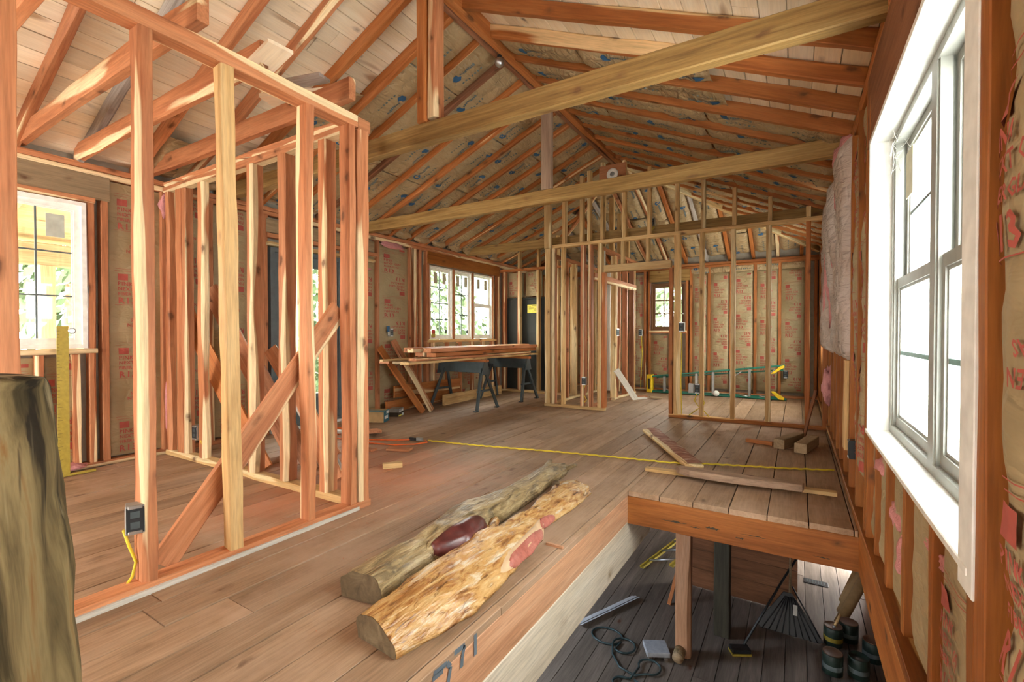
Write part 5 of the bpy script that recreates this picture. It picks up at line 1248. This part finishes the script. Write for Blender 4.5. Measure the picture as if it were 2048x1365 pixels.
for k, (a, b, z0, z1) in enumerate(((-.055, -.01, .045, .02), (-.01, .015, .03, .03), (.015, .07, .025, .002))):
    bm = bmesh.new(); vs = [bm.verts.new(v) for v in ((0, a, z0), (.92, a, z0), (.92, b, z1), (0, b, z1), (0, a, z0+.003), (.92, a, z0+.003), (.92, b, z1+.003), (0, b, z1+.003))]
    for f in ((0, 3, 2, 1), (4, 5, 6, 7), (0, 1, 5, 4), (2, 3, 7, 6), (0, 4, 7, 3), (1, 2, 6, 5)): bm.faces.new([vs[i] for i in f])
    meshobj('fold', from_bm('fold', bm), plain('bright_sheet_metal', (.72, .76, .82), .4, .3) if k == 0 else D.materials['bright_sheet_metal'], Mz, t)
def coil(c, r, a0, a1, n, sq=.8, dz=0): return [(c[0]+r*math.cos(a0+(a1-a0)*k/n), c[1]+r*sq*math.sin(a0+(a1-a0)*k/n), LZ+.012+dz*k/n) for k in range(n+1)]
hp = coil((-1.66, 4.62), .16, .2, 2*PI*.96, 16)+coil((-1.46, 4.55), .11, PI*1.3, PI*3.1, 14, 1., .01)+[(-1.52, 4.38, LZ+.012), (-1.40, 4.24, LZ+.012), (-1.25, 4.2, LZ+.014)]+coil((-1.16, 4.38), .10, -PI*.5, PI*1.2, 12, 1., .01)+[(-1.27, 4.15, LZ+.012)]+coil((-1.27, 4.05), .13, PI*.5, PI*2.4, 14, .7, .01)
h_ = tube('garden_hose', hp, .010, M_HOSE, None, 8); tag(h_, 'dark green hose lying in loops on the lower floor', 'hose')
t = thing('push_broom', (-.1, 5.6, LZ), 'wide dark rake broom standing with its pale handle upright, on the lower floor', 'broom')
tube('handle', [(-.05, 5.78, LZ+.25), (-.04, 5.95, LZ+1.55)], .012, M_BOARD, t)
prism('fan_head', [(-.06, .40), (.02, .40), (.30, .02), (.26, 0), (-.27, 0), (-.30, .04)], .03, M_BLACK, T(-.05, 5.62, LZ+.005) @ Matrix.Rotation(R(-25), 4, 'X'), t, .004)
for k in range(9): tube('tine', [(-.05+.05*(k-4)*.2, 5.76, LZ+.34), (-.05+.062*(k-4), 5.60, LZ+.015)], .006, M_BLACK, t, 5)
bm = bmesh.new(); bm_box(bm, -.02, .02, -.001, .001, -.05, .05); meshobj('tag', from_bm('tag', bm), M_LIGHTPRINT, T(.0, 5.70, LZ+.24) @ Matrix.Rotation(R(-25), 4, 'X'), t)
tube('stay', [(-.03, 5.80, LZ+.44), (.22, 5.62, LZ+.06)], .008, M_BLACK, t, 6)
t = thing('scrub_brush', (-.46, 5.05, LZ), 'long black handled scrub brush with yellow edged head, leaning across the rake broom', 'brush')
tube('handle', [(-.43, 5.12, LZ+.06), (-.12, 5.74, LZ+.50), (.05, 6.03, LZ+.74)], .012, M_BLACK, t)
bm = bmesh.new(); bm_box(bm, -.09, .09, -.05, .05, .02, .06); bevel(bm, .006); meshobj('brush_head', from_bm('bh', bm), M_BLACK, T(-.46, 5.06, LZ) @ RZ(.5), t)
bm = bmesh.new(); bm_box(bm, -.092, .092, -.052, .052, .0, .022); meshobj('bristle_edge', from_bm('bh', bm), M_MUSTARD, T(-.46, 5.06, LZ) @ RZ(.5), t)
for i, (x, y, lab) in enumerate(((.33, 5.70, 'open paint tin with a brush in it, on the lower floor at right'), (.47, 5.86, 'paint tin with a rusty lid behind the one holding the brush'), (.30, 5.22, 'dark green paint tin nearest the edge of the picture, lower right'), (.50, 5.28, 'black open tin right of the nearest green one'), (.64, 5.62, 'dark paint tin farthest right against the lower wall'))):
    t = thing('paint_tin', (x, y, LZ), lab, 'paint tin', 'paint tins on the lower floor')
    lathe('tin_body', [(.08, 0), (.083, .004), (.083, .18), (.079, .185), (.079, .17), (.001, .165)], M_TIN, T(x, y, LZ), t, 20)
    if i not in (3,): lathe('tin_lid', [(.001, .176), (.07, .176), (.078, .184), (.08, .19), (.074, .19), (.066, .182), (.001, .181)], M_TINLID, T(x, y, LZ), t, 20)
    lathe('paper_label', [(.0833, .05), (.0838, .052), (.0838, .09), (.0833, .092)], M_MUSTARD if i == 0 else M_GREYPRINT, T(x, y, LZ), t, 20)
    tube('bail', [(x+.084*math.cos(a), y+.084*math.sin(a)-.01, LZ+.15-.07*math.sin(a*1.0)) for a in [PI*k/10 for k in range(11)]], .002, M_STEEL, t, 5)
t = thing('paint_brush', (.36, 5.68, LZ+.18), 'paint brush with a pale handle sticking out of the open tin', 'brush')
tube('handle', [(.34, 5.69, LZ+.19), (.39, 5.74, LZ+.30)], [.014, .010], M_FIR, t, 8); tube('ferrule', [(.335, 5.685, LZ+.172), (.342, 5.692, LZ+.195)], .016, M_STEEL, t, 8)
for i in range(3):
    t = thing('cardboard_tube', (.5+.05*i, 6.3, LZ), ['lower left tube of the bundle against the lower right wall', 'middle tube of the bundle against the lower right wall', 'right tube of the bundle, nearest the lower right wall'][i], 'tube', 'tubes leaning by the lower wall')
    tube('tube_body', [(.40+.03*i, 6.02+.15*i, LZ+.06+.05*i), (.70, 6.50+.15*i, LZ+.50+.02*i)], .05, M_CARD, t, 12)
t = thing('floor_vent', (.2, 7.0, LZ), 'small black vent plate set in the bright part of the lower floor', 'vent')
bm = bmesh.new(); bm_box(bm, -.13, .13, -.065, .065, .001, .006); bevel(bm, .002); meshobj('plate', from_bm('v', bm), M_BLACK, T(.22, 7.0, LZ), t)
bm = bmesh.new()
for k in range(7): bm_box(bm, -.10+.03*k, -.085+.03*k, -.045, .045, .006, .008)
meshobj('louvre', from_bm('v', bm), M_DARKSTEEL, T(.22, 7.0, LZ), t)
t = thing('step_ladder', (-1.5, 6.6, LZ), 'short yellow step ladder lying in the dark on the lower floor behind the posts', 'ladder')
for dx in (0, .38):
    rail('rail', (-1.75+dx, 6.2, LZ+.03+.3*dx), (-1.35+dx, 7.6, LZ+.15+.3*dx), .06, .03, M_MUSTARD, t)
for k in range(4): tube('step', [(-1.70+.09*k, 6.4+.32*k, LZ+.05+.03*k), (-1.32+.09*k, 6.4+.32*k, LZ+.16+.03*k)], .016, M_STEEL, t, 6)
block('leaning_stick', (-1.25, 5.55, LZ), (-.98, 6.1, LZ+1.5), .04, .03, M_RAFTER, 'thin brown stick leaning in the dark behind the brown post', seg=4)

# ------------------------------------------------------------------ outside: ground, porch, trees
gr = box('ground', (-45, -20, -2.6), (-5.7, 40, -2.5), M_GRASS); gr['kind'] = 'structure'
gr2 = box('ground', (-5.7, 9.75, -2.6), (30, 40, -2.5), M_GRASS); gr2['kind'] = 'structure'
t = thing('porch', (-6.3, 2.2, -.1), 'covered wooden porch outside the left window and the glazed door', 'porch')
for k in range(9): timber('deck_board', (-5.28-.2*k, -1.5, -.08), (-5.28-.2*k, 4.9, -.08), .19, .03, M_PORCH, t, wane=0, seg=2, var=0)
for k in range(11): timber('roof_board', (-5.16-.2*k, -1.5, 2.62-.045*k), (-5.16-.2*k, 4.9, 2.62-.045*k), .225, .02, M_PORCH, t, up=(-.225, 0, 1), wane=0, seg=2, var=0)
for k in range(8): timber('roof_rafter', (-5.16, -1.1+.8*k, 2.53), (-7.25, -1.1+.8*k, 2.06), .05, .13, M_PORCH, t, wane=0, seg=2, var=0)
timber('porch_beam', (-7.1, -1.5, 1.98), (-7.1, 4.9, 1.98), .12, .24, M_PORCH, t, wane=0, seg=4)
for y in (-1.3, 1.75, 4.7): timber('porch_post', (-7.1, y, -.06), (-7.1, y, 1.86), .13, .13, M_PORCH, t, up=(0, 1, 0), wane=0, seg=4)
timber('porch_rail', (-7.1, -1.3, .75), (-7.1, 4.7, .75), .08, .05, M_PORCH, t, wane=0, seg=4)
rg = random.Random(15)
def leaf_mesh(n, R_, s):
    bm = bmesh.new()
    for k in range(n):
        while True:
            p = Vector((rg.uniform(-1, 1), rg.uniform(-1, 1), rg.uniform(-1, 1)))
            if .35 < p.length < 1 and noise.noise(p*2.6) > -.22: break
        p = Vector((p.x*R_, p.y*R_, p.z*R_*1.15)); d = Vector((rg.gauss(0, 1), rg.gauss(0, 1), rg.gauss(0, .5))).normalized()
        u = d.orthogonal().normalized(); v = d.cross(u); q = s*rg.uniform(.6, 1.3)
        bm.faces.new([bm.verts.new(p+a) for a in (-u*q, v*q*.5, u*q, -v*q*.5)])
    return from_bm('leaves', bm)
LM = leaf_mesh(2600, 2.6, .17); LM.materials.append(M_LEAF)
for i, (x, y, z, s, lab) in enumerate(((-13.5, 3.6, 1.4, 1.0, 'leafy tree seen through the left window, beyond the porch'), (-12.5, 9.2, 1.6, 1.05, 'leafy tree seen through the glazed door, beyond the porch rail'), (-14.5, 15.5, 1.2, 1.15, 'leafy tree seen through the leftmost of the three windows'), (-12.0, 21.6, 1.0, 1.0, 'leafy tree seen through the middle of the three windows'), (-15., 29.5, 1.2, 1.4, 'leafy tree seen through the double-hung window of the three'), (-4.2, 19.0, .8, 1.1, 'leafy tree seen through the small far window'))):
    t = thing('leafy_tree', (x, y, -2.5), lab, 'tree')
    f = put(D.objects.new('foliage', LM), T(x, y, z) @ RZ(i*1.1) @ Matrix.Scale(s, 4), t); f['kind'] = 'stuff'
    tube('trunk', [(x, y, -2.5), (x+.1, y, -.8), (x, y+.1, z+.8)], [.18, .14, .07], M_DARKCEDAR, t, 8)
